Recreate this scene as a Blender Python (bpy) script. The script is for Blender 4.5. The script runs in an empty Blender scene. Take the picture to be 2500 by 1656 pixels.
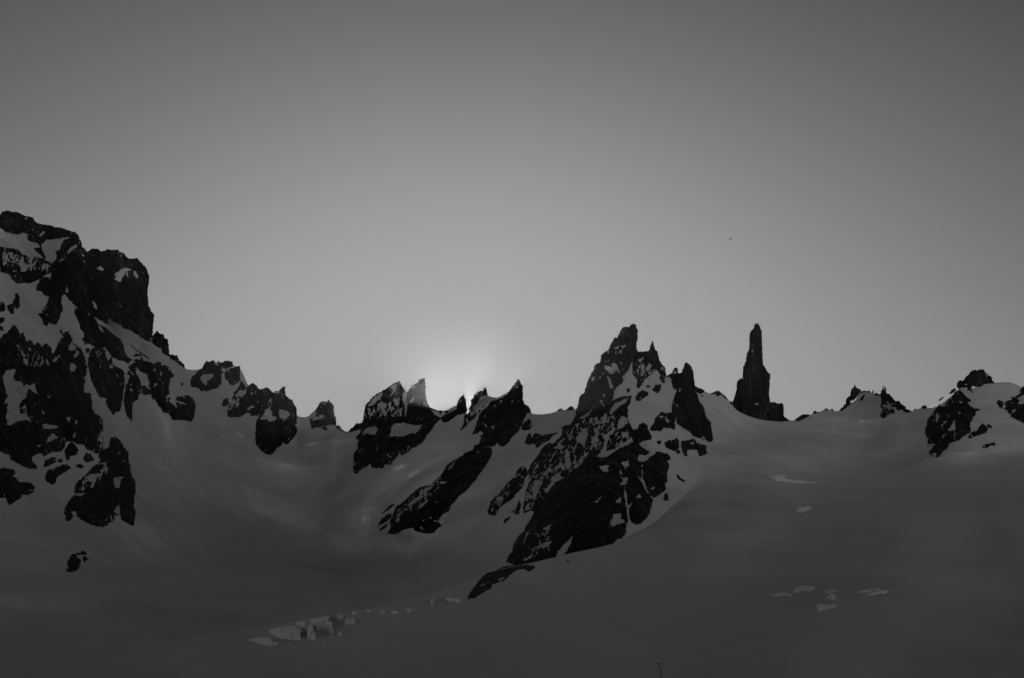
import bpy, math
import numpy as np

# ------------------------------------------------------------------ camera
W0, H0, FPX = 2500.0, 1656.0, 2681.0
PITCH = math.radians(19.0)
scene = bpy.context.scene
cam_d = bpy.data.cameras.new('camera')
cam_d.sensor_width = 36.0
cam_d.lens = 36.0 * FPX / W0
cam_d.clip_start = 0.1
cam_d.clip_end = 60000.0
cam = bpy.data.objects.new('camera', cam_d)
scene.collection.objects.link(cam)
cam.location = (0, 0, 0)
cam.rotation_euler = (math.pi / 2 + PITCH, 0, 0)
scene.camera = cam

def ray(px, py):
    """direction (x, y, z) through a point of the 2500x1656 photo, scaled so that y = 1"""
    xc = (np.asarray(px, float) - W0 / 2) / FPX
    yc = (H0 / 2 - np.asarray(py, float)) / FPX
    c, s = math.cos(PITCH), math.sin(PITCH)
    dy = c - yc * s
    dz = s + yc * c
    return xc / dy, dz / dy

# ------------------------------------------------------------------ sun and sky
SUN_PX = (1135.0, 1022.0)
_sx, _sz = ray(*SUN_PX)
_n = math.sqrt(_sx * _sx + 1 + _sz * _sz)
SUN = (float(_sx / _n), 1 / _n, float(_sz / _n))
SUN_EL = math.asin(SUN[2])
SUN_AZ = math.atan2(SUN[0], SUN[1])          # clockwise from +Y
sun_d = bpy.data.lights.new('sun', 'SUN')
sun_d.energy = 3.0
sun_d.angle = math.radians(0.5)
sun_d.color = (1.0, 1.0, 1.0)
sun = bpy.data.objects.new('sun', sun_d)
scene.collection.objects.link(sun)
from mathutils import Vector
sun.rotation_euler = Vector(SUN).to_track_quat('Z', 'Y').to_euler()
sun.location = (0, 0, 900)

world = bpy.data.worlds.new('World')
scene.world = world
world.use_nodes = True
def build_world():
    nt = world.node_tree
    N, L = nt.nodes, nt.links
    N.clear()
    out = N.new('ShaderNodeOutputWorld')
    bg = N.new('ShaderNodeBackground')
    L.new(bg.outputs[0], out.inputs[0])
    tc = N.new('ShaderNodeTexCoord')
    def m(op, a, b=None, c=None, clamp=False):
        n = N.new('ShaderNodeMath'); n.operation = op; n.use_clamp = clamp
        for i, v in enumerate((a, b, c)):
            if v is None: continue
            if isinstance(v, (int, float)): n.inputs[i].default_value = v
            else: L.new(v, n.inputs[i])
        return n.outputs[0]
    sky = N.new('ShaderNodeTexSky'); sky.sky_type = 'NISHITA'; sky.sun_disc = False
    sky.sun_elevation = SUN_EL; sky.sun_rotation = SUN_AZ
    sky.altitude = 2800; sky.air_density = 1.0; sky.dust_density = 1.0; sky.ozone_density = 1.0
    bw = N.new('ShaderNodeRGBToBW'); L.new(sky.outputs[0], bw.inputs[0])
    # angle from the sun, elevation of the view direction
    dot = N.new('ShaderNodeVectorMath'); dot.operation = 'DOT_PRODUCT'
    nrm = N.new('ShaderNodeVectorMath'); nrm.operation = 'NORMALIZE'
    L.new(tc.outputs['Generated'], nrm.inputs[0])
    L.new(nrm.outputs[0], dot.inputs[0]); dot.inputs[1].default_value = SUN
    gam = m('ARCCOSINE', m('MINIMUM', dot.outputs['Value'], 0.999999))
    sep = N.new('ShaderNodeSeparateXYZ'); L.new(nrm.outputs[0], sep.inputs[0])
    el = m('ARCSINE', sep.outputs[2])
    # away from the sun the clear high altitude sky falls off to a deep dark tone
    az = m('DIVIDE', gam, math.radians(SKY_AZ))
    fall = m('EXPONENT', m('MULTIPLY', m('MULTIPLY', az, az), -1.0))
    fac = m('MULTIPLY_ADD', fall, 1.0 - SKY_FLOOR, SKY_FLOOR)
    lum = m('MULTIPLY', bw.outputs[0], SKY_NIS)
    # the photo's tone response: the brightest sky is held back
    roll = m('MULTIPLY', m('SUBTRACT', 1.0, m('EXPONENT', m('MULTIPLY', m('POWER', m('DIVIDE', lum, 0.25), SKY_POW), -1.0))), SKY_TOP)
    # (most of the glow round the sun itself comes from the lit haze)
    near = m('EXPONENT', m('MULTIPLY', m('POWER', m('DIVIDE', gam, math.radians(7.0)), 2.0), -1.0))
    base = m('MULTIPLY', m('MULTIPLY', roll, fac), m('MULTIPLY_ADD', near, -SKY_DIP, 1.0))
    # unseen band added low opposite the sun, brightening snow slopes that face the camera
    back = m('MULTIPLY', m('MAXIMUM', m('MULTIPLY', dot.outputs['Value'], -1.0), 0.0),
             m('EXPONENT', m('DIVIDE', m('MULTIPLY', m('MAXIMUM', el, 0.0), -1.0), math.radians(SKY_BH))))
    tot = m('MULTIPLY_ADD', back, SKY_BACK_FILL, base)
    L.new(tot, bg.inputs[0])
    bg.inputs[1].default_value = 1.0
SKY_NIS, SKY_POW, SKY_TOP, SKY_AZ, SKY_FLOOR, SKY_BACK_FILL, SKY_BH, SKY_DIP = 0.1, 2.35, 0.40, 40.5, 0.04, 2.45, 8.0, 0.26
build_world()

scene.view_settings.view_transform = 'Standard'
scene.view_settings.look = 'None'
scene.view_settings.exposure = 0.0
scene.view_settings.gamma = 1.0
scene.cycles.volume_bounces = 0
scene.cycles.max_bounces = 6
# ------------------------------------------------------------------ outlines
# Each outline is surveyed in patches of the photo; a patch maps local numbers to photo points.
PATCH = {'T1': (0, 480, 420 / 1568), 'T2': (0, 880, 420 / 1568), 'T3': (380, 780, 420 / 1568),
         'T4': (820, 860, 420 / 1568), 'T5': (1180, 780, 420 / 1568), 'T6': (1180, 1060, 420 / 1568),
         'T7': (1480, 780, 420 / 1568), 'T8': (1480, 1080, 420 / 1568), 'T9': (1900, 880, 300 / 1568),
         'T10': (2200, 880, 300 / 1568), 'T11': (840, 1140, 420 / 1568), 'T12': (720, 920, 200 / 1568),
         'T13': (100, 1280, 200 / 1568), 'T14': (180, 800, 300 / 1568), 'T15': (1160, 1000, 440 / 1568),
         'T16': (900, 880, 400 / 2367), 'T17': (560, 1400, 600 / 2367), 'T18': (1780, 1100, 520 / 1853),
         'T19': (300, 1050, 700 / 2367), 'P': (0, 0, 1.0)}

# @ name | label | category | group | options ; O = rock outline, S = snow lying on it, M = area of rock mottled with snow
ROCKS = """
@ mountain_crag | broad crag with snowy ledges forming the top left summit of the mountain | rock crag | - | m=.25 th=55
O T1 -60,150 -30,165 0,170 15,145 60,130 100,138 180,150 215,175 300,190 315,225 350,250 400,258 460,267 500,282 570,292 640,312 695,335 720,370 740,410 748,465 740,480 690,485 620,530 575,590 480,615 480,640 475,680 460,700 410,710 380,745 340,765 270,790 220,785 165,795 130,775 105,745 95,720 60,700 20,690 -60,680
S T1 -60,285 0,285 50,325 150,350 215,330 260,340 245,375 255,405 350,430 365,465 300,468 330,500 380,545 410,580 390,570 330,540 275,560 200,520 160,480 60,468 0,455 -60,455
S T1 375,440 415,405 405,388 480,395 570,378 640,368 645,378 582,392 545,480 500,512 520,530 508,580 465,605 410,580 420,550 400,520 390,490
S T1 610,515 640,460 690,440 710,437 695,470 650,495 625,520
S T1 570,580 605,555 612,570 585,582
S T1 160,605 220,605 250,625 258,660 230,685 190,680 190,650
S T1 115,680 150,672 150,680
S T1 355,355 405,310 415,325 370,365
S T1 225,190 250,190 240,220
S T1 20,540 60,545 100,590 140,610 100,600 60,580
S T1 75,525 110,510 115,525 90,540
S T1 270,565 310,545 350,550 300,560
M T1 0,460 200,500 350,560 440,610 460,690 300,700 100,640 0,640
@ rock_buttress | massive square topped black rock tower standing at the shoulder of the left mountain | rock buttress | - | m=.08 th=34 Ymax=1235
O T1 748,465 775,475 795,505 825,490 840,475 895,480 925,502 990,482 1015,490 1075,487 1090,510 1135,525 1150,555 1185,575 1215,568 1242,558 1280,595 1335,655 1350,690 1362,745 1352,810 1340,850 1345,930 1350,1000 1375,1045 1400,1075 1400,1120 1390,1200 1390,1270 1380,1330 1310,1300 1280,1280 1240,1250 1215,1240 1185,1215 1130,1200 1090,1165 1050,1145 1000,1105 985,1110 985,1165 960,1160 940,1135 905,1130 865,1095 850,1100 855,1130 800,1135 730,1110 700,1090 680,1075 700,1040 715,1025 660,970 630,935 605,905 590,880 560,920 555,970 578,1030 550,1060 545,1110 530,1130 515,1165 490,1165 445,1145 425,1178 395,1165 385,1120 350,1075 375,1055 380,1010 415,1000 430,980 440,940 455,915 400,895 385,865 335,855 325,840 345,800 380,745 420,735 465,715 475,680 480,640 480,615 575,590 620,530 690,485 740,480
S T1 878,655 915,632 945,668 900,672
S T1 1012,755 1060,745 1050,700 1075,690 1110,662 1150,650 1205,658 1190,672 1150,690 1130,720 1108,745 1100,780 1050,762
S T1 1150,700 1165,690 1175,740 1150,720
S T1 1220,680 1235,682 1270,735 1240,750 1225,715
S T1 840,955 855,960 885,1000 880,1030 855,1000
S T1 595,880 610,820 620,870
S T1 790,1110 815,1120 800,1135
S T1 800,1070 825,1068 815,1082
S T1 745,530 765,535 755,545
S T1 735,610 775,580 765,600
S T1 400,725 460,700 465,730 430,740
M T1 330,1000 450,930 460,1100 400,1160
@ jagged_pinnacles | row of small jagged teeth just right of the square topped tower | rock pinnacles | - | m=0 th=10 Ymax=1330
O T14 975,150 1003,105 1035,80 1060,45 1080,75 1100,68 1110,90 1135,80 1150,125 1165,145 1200,150 1205,230 1215,300 1215,340 1270,345 1300,362 1322,355 1330,400 1350,440 1368,430 1375,460 1400,465 1415,515 1390,500 1340,460 1290,425 1230,395 1220,370 1180,355 1130,325 1125,270 1120,255 1090,260 1050,235 1010,190
@ rock_rib | dark slanting rib below the square topped tower, above the long snow ramp | rock rib | ribs of rock on the left mountain | m=.05 th=26
O T14 15,-240 90,-230 200,-160 263,-140 300,-60 330,-30 380,-20 440,30 500,90 580,140 600,165 625,200 635,260 665,340 690,375 740,405 720,430 690,465 670,440 600,420 560,410 520,390 490,375 440,300 400,250 370,260 300,240 250,240 200,205 170,190 150,220 130,190 110,145 145,115 130,60 90,20 80,-20 40,-140 10,-180
S T14 310,-30 340,-10 395,65 380,70 340,30
S T14 355,262 372,258 368,272
@ rock_rib | pair of black hanging buttresses with frosted tops left of the narrow rib | rock rib | ribs of rock on the left mountain | m=.12 th=38
O T14 235,275 280,245 330,240 375,275 400,300 425,340 440,420 490,370 480,430 530,495 560,510 610,535 645,590 630,640 655,655 650,720 635,760 630,850 620,930 605,960 605,1020 590,1070 550,1080 525,1075 530,1115 490,1100 460,1040 430,1010 410,960 415,900 380,895 335,890 300,850 285,780 240,710 215,640 200,560 180,480 185,400 200,340
S T14 300,255 340,285 320,280
S T14 290,370 350,320 340,345 300,352
S T14 300,395 330,375 280,390
S T14 400,305 425,310 460,400 440,415 410,360
S T14 440,440 505,515 465,520
S T14 480,430 530,500 500,480
S T14 540,595 570,600 560,630
M T14 240,260 370,280 360,400 270,470
@ rock_rib | narrow black rib tapering to a point in the snow below the summit block | rock rib | ribs of rock on the left mountain | m=.08 th=22
O T14 710,480 760,450 800,440 810,485 790,560 800,600 830,650 855,710 860,830 820,860 815,920 770,940 750,960 745,1050 745,1150 735,1200 715,1170 680,1130 660,1040 640,960 640,910 655,830 665,750 690,700 715,640 720,600 690,600 680,580 700,545 720,540 700,510
S T14 715,545 780,612 760,612 725,575
S T14 710,790 745,785 745,820
S T14 720,725 745,730 730,738
@ rock_rib | hook shaped black rib curling round a snow pocket above the glacier basin | rock rib | ribs of rock on the left mountain | m=.1 th=32
O T14 760,415 800,405 850,415 870,370 870,410 900,430 960,440 1010,460 1050,455 1080,425 1110,450 1115,495 1150,475 1190,490 1225,515 1235,560 1275,610 1270,630 1240,632 1228,660 1215,720 1215,790 1225,850 1190,870 1165,900 1190,905 1230,890 1240,905 1200,925 1230,960 1275,990 1330,1040 1320,1010 1300,950 1380,980 1450,990 1420,960 1330,935 1298,915 1320,885 1400,875 1430,865 1480,870 1530,930 1555,970 1550,1060 1530,1150 1500,1195 1470,1200 1420,1180 1340,1175 1270,1185 1230,1120 1190,1085 1150,1080 1110,1020 1070,980 1045,920 1040,880 1010,915 985,850 930,860 900,865 870,820 865,745 900,740 940,770 975,800 985,770 955,750 970,700 950,660 940,600 920,580 870,565 830,540 808,485 800,440
S T14 1015,545 1045,510 1040,550
S T14 1085,690 1115,580 1125,590 1100,690
S T14 1030,710 1080,720 1040,740 1020,770
S T14 1370,870 1420,900 1400,880
M T14 1150,880 1250,900 1240,980 1150,980
@ rock_outcrop | small wedge of rock on the snow just above the hook shaped rib | rock outcrop | small rocks on the left mountain | m=0 th=8
O T14 755,365 800,335 865,350 860,365 780,370
@ rock_outcrop | tiny boulder alone on the snow right of the hook shaped rib's shoulder | rock outcrop | small rocks on the left mountain | m=0 th=5
O T14 1365,710 1385,700 1400,730 1370,740
@ rock_outcrop | small round rock wedged between the slanting rib and the frosted buttresses | rock outcrop | small rocks on the left mountain | m=.1 th=10
O T14 150,270 180,255 215,290 190,325 155,320
@ crack_line | thin dark crack running down the long snow ramp below the tower | snow crack | - | m=0 th=3 n=1.2
O T14 690,195 740,228 800,280 880,332 975,400 962,410 900,365 860,340 780,278 735,240
@ rock_wall | huge black rock wall with a snow basin in it at the left edge | rock wall | - | m=.1 th=80
O T1 -60,1330 0,1310 30,1265 60,1250 90,1210 120,1180 140,1182 170,1240 175,1275 205,1240 225,1270 230,1310 260,1335 270,1305 300,1330 315,1365 340,1330 365,1345 375,1375 400,1350 430,1340 465,1385 470,1420 485,1440 510,1390 530,1340 560,1295 590,1280 560,1250 540,1225 550,1210 565,1225 560,1245 600,1260 595,1235 620,1230 640,1270 665,1310 645,1330 700,1355 720,1380 740,1390 760,1430 780,1490 785,1530 | T2 795,60 785,130 765,150 780,180 765,230 765,290 790,300 825,305 830,350 840,380 835,440 870,490 910,510 935,545 935,620 940,670 940,740 925,830 880,850 830,820 790,810 750,750 745,770 700,760 670,740 640,735 600,740 590,790 550,835 480,830 440,855 400,870 380,845 330,850 310,870 285,885 300,930 330,960 330,985 280,990 210,965 150,930 100,900 80,855 50,855 20,840 -60,810
S T2 20,150 55,100 150,75 120,150 140,195 190,190 215,240 245,215 270,235 320,200 325,270 345,310 300,280 260,255 240,300 245,340 200,360 170,430 185,490 240,480 260,520 300,510 270,530 285,565 240,540 150,560 100,595 60,590 70,555 55,540 65,450 75,370 45,400 40,385 70,340 50,260 30,200
S T2 640,30 665,20 685,40 700,55 685,95 650,100 638,80
S T2 390,590 430,575 460,590 545,605 500,625 400,625
S T2 480,655 505,690 550,700 490,730 415,750 440,700 470,680
S T2 340,780 385,770 360,790
S T2 605,520 640,520 630,575
S T2 430,320 455,340 440,340
S T2 385,455 410,490 375,515 395,490
S T2 690,550 715,550 680,600
S T2 665,700 690,655 680,700
S T2 480,0 510,-20 500,15
S T2 230,10 240,25 236,40
S T2 315,30 335,10 325,40
S T2 925,640 950,660 940,700 930,800 905,790 930,740 885,735 900,700
S T2 885,690 940,655 930,675
S T1 530,1450 550,1445 500,1510 485,1500
S T1 620,1400 645,1330 690,1362 700,1385 650,1410
S T1 665,1450 690,1440 690,1400 720,1410 705,1450 680,1465
M T2 60,430 250,380 300,560 100,560
M T1 100,1300 300,1380 480,1480 460,1568 200,1568
@ rock_tower | bulky black tower with a snow notch at the foot of the left rock wall | rock tower | - | m=.12 th=60
O T2 910,830 980,800 1000,775 1005,710 1035,700 1055,700 1100,735 1120,780 1175,840 1170,900 1185,960 1190,1020 1210,1030 1195,1050 1220,1080 1237,1110 1237,1190 1222,1260 1218,1320 1235,1400 1222,1490 1210,1510 1160,1490 1110,1450 1095,1400 1070,1420 1045,1405 1040,1440 1040,1480 1000,1470 985,1500 940,1525 870,1510 800,1480 740,1455 705,1420 690,1370 650,1385 665,1430 640,1465 605,1465 600,1410 585,1400 600,1330 625,1285 680,1230 680,1180 690,1130 740,1080 800,1030 850,970 920,915 895,870
S T2 1035,1080 1080,1060 1130,1065 1100,1090 1090,1160 1050,1160 1040,1120
S T2 1040,1380 1085,1310 1095,1380 1090,1415 1060,1395
S T2 680,1215 780,1210 735,1240 700,1230
S T2 750,1120 850,1040 920,1030 935,1045 880,1075 850,1150 820,1165 840,1110 800,1105
S T2 930,930 970,930 960,970
S T2 870,940 1000,930 900,950
S T2 1105,900 1145,925 1120,925
S T2 1005,1400 1035,1470 1010,1460
M T2 680,1200 760,1050 900,910 1020,940 1000,1040 800,1200
@ rock_outcrop | ragged rock with snowy seams just below the left rock wall | rock outcrop | broken rocks below the left wall | m=.1 th=14
O T2 585,820 630,760 660,745 715,810 700,860 640,870 625,915 600,890
@ rock_outcrop | rounded rock in the snow left of the ragged seamed rock | rock outcrop | broken rocks below the left wall | m=.1 th=14
O T2 400,960 415,910 470,885 515,890 505,930 450,960 395,975
@ rock_outcrop | broken rock with a snowy notch against the foot of the bulky tower | rock outcrop | broken rocks below the left wall | m=.1 th=14
O T2 755,890 790,850 830,855 845,890 855,910 800,930 770,915
@ rock_outcrop | tiny split rock in the snow beside the bulky tower | rock outcrop | broken rocks below the left wall | m=.1 th=6
O T2 690,955 710,945 750,955 765,970 740,985 700,970
@ rock_outcrop | speckled bit of rock between two larger rocks below the left wall | rock outcrop | broken rocks below the left wall | m=.3 th=7
O T2 520,915 545,895 565,900 565,930 535,925
@ rock_outcrop | long bent rock lying on the snow below the broken rocks | rock outcrop | broken rocks below the left wall | m=.05 th=18
O T2 410,1060 440,1000 470,990 480,1010 500,985 570,955 610,955 650,980 600,1010 530,1050 515,1060 505,1110 480,1130 430,1110 405,1075
@ rock_outcrop | large lobed rock mass at the left edge of the photo under the wall | rock outcrop | - | m=.08 th=40
O T2 -60,1000 0,995 30,985 75,990 125,1000 138,1035 110,1050 150,1075 170,1110 240,1115 290,1120 318,1160 300,1205 250,1228 190,1220 195,1245 150,1280 90,1320 65,1290 50,1250 0,1255 -60,1255
S T2 115,1150 140,1140 130,1152
S T2 260,1185 305,1180 290,1192
S T2 40,1022 60,1020 50,1032
@ rock_outcrop | knobbly black rock on the upper snowfield between summit and wall | rock outcrop | rocks on the upper left snowfield | m=0 th=14
O T1 135,885 155,885 180,920 178,1000 160,1028 140,1015 130,1020 120,1075 100,1060 75,1035 60,1000 75,985 110,980 125,940 145,920
@ rock_outcrop | rock at the left edge beside the knobbly black rock | rock outcrop | rocks on the upper left snowfield | m=.1 th=12
O T1 -60,960 30,965 50,1000 40,1045 10,1050 -60,1050
@ rock_outcrop | ragged strip of rock at the left edge just above the wall's teeth | rock outcrop | rocks on the upper left snowfield | m=.2 th=12
O T1 -60,1100 35,1110 38,1140 10,1150 0,1180 25,1190 30,1225 0,1215 -60,1210
@ rock_outcrop | isolated dark rock with a snow cap low on the left snow slope | rock outcrop | - | m=0 th=14
O T13 485,870 530,820 510,805 505,735 530,680 560,620 610,580 640,575 690,550 720,545 755,560 755,590 690,580 680,600 690,640 745,665 765,715 745,775 680,770 750,820 710,850 690,890 630,905 520,920 495,895
S T13 600,640 650,590 690,565 640,595
@ rock_outcrop | two lobed pebble of rock at the top of the isolated low left rock | rock outcrop | - | m=0 th=7
O T13 755,560 775,520 805,505 820,525 865,530 882,560 870,590 775,585
@ rock_outcrop | small triangular rock right of the isolated low left rock | rock outcrop | - | m=0 th=7
O T13 800,620 850,625 915,665 860,690 825,745 810,680
@ ring_rock | ring shaped crag round a patch of snow on the left skyline | rock crag | - | m=.12 th=34
O T3 320,560 330,520 360,500 390,465 425,450 450,405 465,375 485,385 520,375 540,385 555,400 575,380 590,400 610,395 635,380 695,385 700,425 650,440 620,470 600,500 595,580 570,625 520,640 460,655 410,650 395,620 335,615 318,590
S T3 405,530 440,505 530,495 525,530 490,550 470,560 460,600 440,590 415,565
S T3 520,385 575,390 570,410 590,430 540,410
S T3 600,400 610,440 640,460 600,470
@ rock_outcrop | block of rock on the skyline at the right of the ring shaped crag | rock outcrop | - | m=.05 th=20
O T3 635,480 690,445 720,445 725,430 755,435 765,430 768,500 770,560 730,590 700,605 670,580 660,550 640,545 628,510
S T3 670,495 695,490 690,500
@ toothed_ridge | low toothed rock ridge with two humps left of the egg shaped buttress | rock ridge | - | m=.12 th=30
O T3 735,650 770,600 770,565 790,570 810,600 825,625 855,600 880,578 920,605 945,645 970,640 980,720 970,800 945,870 900,880 870,880 860,850 835,850 800,870 770,888 690,892 660,880 655,830 665,800 700,740 705,700 735,690 715,670
S T3 770,640 800,650 825,640 820,670 790,705 740,700 720,690 745,670
S T3 835,810 870,790 900,795 860,820 840,830
S T3 850,680 895,668 870,685
M T3 660,700 800,700 800,800 660,850
@ rock_buttress | egg shaped black buttress with a thorn on top dropping into the basin | rock buttress | - | m=.1 th=55
O T3 970,640 1000,625 1025,628 1045,645 1060,670 1100,655 1130,652 1150,620 1178,615 1180,690 1215,725 1245,740 1260,780 1280,810 1282,870 1290,950 1265,965 1290,990 1285,1030 1260,1080 1210,1130 1180,1140 1165,1115 1150,1140 1110,1165 1085,1195 1055,1232 1010,1225 960,1190 920,1155 908,1100 908,1040 915,990 915,930 945,870 970,800 980,720
S T3 945,910 980,870 1000,830 1030,805 1070,850 1050,860 1070,885 1105,890 1090,920 1040,930 1010,915 960,920
S T3 1125,830 1140,818 1180,825 1225,850 1225,880 1190,890 1200,900 1160,935 1165,905 1130,895
S T3 980,650 1000,665 985,660
S T3 1055,670 1100,658 1130,655 1120,680 1085,668
M T3 980,740 1100,660 1080,800 1000,860
@ rock_outcrop | round rock alone on the snow left of the toothed ridge | rock outcrop | - | m=.1 th=12
O T3 605,770 620,730 660,720 665,770 630,795 605,785
@ rock_peak | small pointed peak standing alone on the col left of the twin towers | rock peak | - | m=.05 th=36
O T12 285,750 320,700 400,640 440,580 470,505 495,485 520,492 550,480 575,500 610,478 655,435 670,480 700,520 735,580 745,650 750,740 785,830 795,900 785,945 720,910 660,905 600,930 540,940 490,965 430,975 440,900 400,960 335,998 305,930 290,850 295,800
S T12 330,820 380,775 420,700 430,670 395,672 340,710 285,750 293,800 380,765 460,750 545,728 570,760 520,800 440,820 350,830
S T12 540,505 600,510 590,555
S T12 490,590 515,570 505,595
S T12 430,930 440,880 465,860 440,910
M T12 480,500 600,500 560,600 480,600
@ rock_outcrop | small rock on the snow below the small pointed peak | rock outcrop | - | m=0 th=9
O T12 515,1000 540,955 590,950 625,1010 600,1030 560,1020
@ rock_outcrop | low dark rocks descending right from the small pointed peak into the notch | rock outcrop | - | m=0 th=10
O T12 785,970 790,945 830,930 870,960 890,1010 960,1050 1005,1062 950,1062 880,1036 840,1008
@ rock_outcrop | low dark spur climbing from the notch to the left twin tower | rock outcrop | - | m=0 th=14
O T12 1010,1064 1060,1005 1130,960 1180,895 1225,905 1290,885 1330,900 1330,1000 1275,1000 1190,1020 1100,1045
@ rock_tower | left of the twin towers, with a broad black wall and snow bowl below it | rock tower | twin towers on the skyline | m=.22 th=60
O T4 245,640 250,600 262,540 272,490 300,450 350,400 420,360 480,325 530,285 560,280 575,265 590,300 610,320 628,350 640,365 650,380 645,440 655,470 645,530 640,600 640,640 680,660 740,668 800,655 905,650 955,605 900,660 860,720 820,770 790,820 750,845 700,870 660,910 600,940 580,930 540,970 490,1025 450,1020 430,1050 370,1060 325,1045 315,1010 270,1050 215,1080 200,1110 165,1105 155,1085 165,930 200,880 205,800 180,790 190,765 220,740 240,690
S T4 490,765 500,720 515,665 545,650 580,650 635,645 680,665 740,668 790,655 770,690 740,730 710,750 690,735 640,760 570,770
S T4 240,755 255,720 300,680 375,685 375,720 360,750 340,750 290,745
S T4 290,490 320,440 400,375 425,365 400,430 360,470 320,495
S T4 480,330 540,295 560,300 545,350 525,360 515,330
S T4 495,405 520,365 510,400
S T4 600,400 625,360 650,380 645,440 655,470 645,530 635,590 630,560 625,490 610,450
S T4 320,910 330,940 322,955
S T4 435,940 470,920 490,940 515,960 490,965 460,935
S T4 165,805 200,790 205,810 195,830
M T4 280,490 620,380 620,600 260,640
@ rock_spire | right of the twin towers, a leaning grey horn beside the sun's glow | rock spire | twin towers on the skyline | m=.0 th=34
O T4 650,375 690,310 740,285 760,250 785,245 805,240 812,290 815,370 825,440 850,500 870,540 900,570 955,605 905,655 800,655 740,668 680,660 640,640 632,600 645,530 655,470 645,440
S T4 655,470 680,440 715,400 705,450 690,455
S T4 690,320 740,290 700,340
M T4 640,520 700,560 860,590 820,650 660,630
@ rock_spire | small curved thorn at the right end of the sunlit col | rock spire | - | m=0 th=12
O T4 958,605 980,580 1010,560 1050,545 1095,520 1100,500 1110,455 1130,420 1160,400 1167,388 1175,430 1190,480 1192,545 1160,560 1110,575 1050,620 1000,640 970,635
S T4 1130,440 1145,435 1135,460
@ rock_outcrop | thin dark rocks along the snow lip of the sunlit col | rock outcrop | - | m=0 th=6
O T4 862,508 900,522 945,540 900,535 872,525
@ rock_outcrop | little dark tab of rock in the middle of the sunlit col | rock outcrop | - | m=0 th=5
O T4 940,535 965,535 955,565 945,560
@ rock_outcrop | dark flecks of rock on the snow left of the curved thorn | rock outcrop | - | m=0 th=5
O T4 992,540 1010,532 1030,540 1020,550 1000,555
@ rock_peak | grey pale fronted knob with a small horn just right of the bright notch | rock peak | - | m=.2 th=30
O T16 1450,745 1452,690 1478,640 1478,580 1520,520 1550,485 1630,440 1648,455 1655,430 1672,405 1690,408 1705,440 1718,490 1740,520 1690,515 1650,520 1620,545 1600,580 1605,620 1560,650 1530,700 1490,740 1560,740 1620,700 1600,760 1560,790 1500,850 1440,900 1420,940 1380,970 1335,1010 1340,985 1370,930 1375,860 1390,790 1420,800
O T16 1600,560 1650,515 1740,515 1765,545 1700,620 1640,690 1560,740 1540,690
S T16 1600,545 1650,518 1740,512 1770,540 1700,620 1640,690 1560,740 1535,700 1560,655
S T16 1410,860 1430,850 1435,900 1420,920
S T16 1500,690 1540,640 1600,600 1600,640 1540,720
M T16 1440,740 1620,650 1600,780 1450,860
@ rock_peak | pointed black peak with fluted walls between the bright notch and the saddle | rock peak | - | m=.1 th=55
O T4 1240,755 1265,700 1285,640 1310,570 1350,520 1400,480 1410,450 1450,435 1500,425 1545,400 1562,385 | T16 2060,400 2085,365 2100,360 2112,330 2140,300 2160,275 2180,300 2200,340 2225,380 2228,500 2230,580 2250,630 2310,665 2335,710 2338,770 | T5 400,850 380,890 350,960 320,1020 280,1050 240,1110 200,1150 150,1160 130,1110 115,1140 100,1155 60,1160 15,1150 -20,1150 | T4 1410,860 1360,860 1300,850 1255,890 1260,850 1300,840 1320,800 1320,760 1350,740 1320,715 1290,740
S T4 1340,650 1360,650 1390,690 1375,690
S T4 1420,680 1440,670 1445,700 1420,710
S T5 245,760 268,738 270,760
S T5 60,990 100,980 90,1000
S T5 300,600 315,620 305,640
S T5 105,770 112,790 108,800
S T5 155,730 170,740 160,755
@ diagonal_rib | long black rock rib slanting down left from the pointed black peak | rock rib | - | m=.1 th=60 dir=1 cd=1
O T4 1300,850 1360,860 1410,870 1425,925 1400,980 1350,1060 1290,1140 1240,1200 1180,1270 1120,1310 | T11 1030,290 970,360 960,400 910,430 870,470 865,500 890,540 850,560 820,600 760,610 700,600 640,580 630,550 570,560 530,575 480,612 420,608 400,600 430,540 420,500 450,440 470,370 530,330 560,300 640,225 700,180 | T4 860,1215 920,1160 970,1110 1010,1030 1080,985 1150,945 1190,915 1230,900 1255,890 1260,865
S T11 510,385 560,370 620,310 700,260 720,270 640,330 590,360
S T11 665,395 700,340 780,285 760,320 700,370
S T11 880,140 940,130 930,150 860,160
S T11 830,325 855,310 845,325
S T11 470,480 510,460 495,500 475,510
S T11 680,490 740,480 730,495
S T11 680,560 700,535 725,570
S T11 820,490 865,500 845,500
S T11 770,400 790,390 780,402
S T11 780,470 808,445 795,468
S T4 1010,1080 1080,1000 1075,1030 1030,1075
M T11 700,170 900,60 950,150 760,330 520,480 440,580 410,560 480,380
@ rock_outcrop | slabs of dark rock flaking off the lower left side of the diagonal rib | rock outcrop | rock flakes beside the diagonal rib | m=.15 th=6 dir=1
O T11 340,430 380,390 420,350 470,335 440,362 400,395
@ rock_outcrop | flaky patch of rock beside the tip of the diagonal rib | rock outcrop | rock flakes beside the diagonal rib | m=.25 th=8 dir=1
O T11 310,535 345,475 385,440 430,425 432,455 395,490 350,520
@ rock_outcrop | lowest slanted flake of rock below the tip of the diagonal rib | rock outcrop | rock flakes beside the diagonal rib | m=.1 th=5 dir=1
O T11 315,575 360,540 400,510 385,545 330,585
@ rock_outcrop | crumb of rock on the snow saddle left of the tallest crag | rock outcrop | crumbs of rock along the saddle | m=0 th=6
O T5 665,838 690,820 715,810 722,825 700,835
@ rock_outcrop | flat dark rock where the snow saddle meets the tallest crag | rock outcrop | crumbs of rock along the saddle | m=.1 th=8
O T5 750,832 790,795 810,795 835,825 790,828
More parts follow.
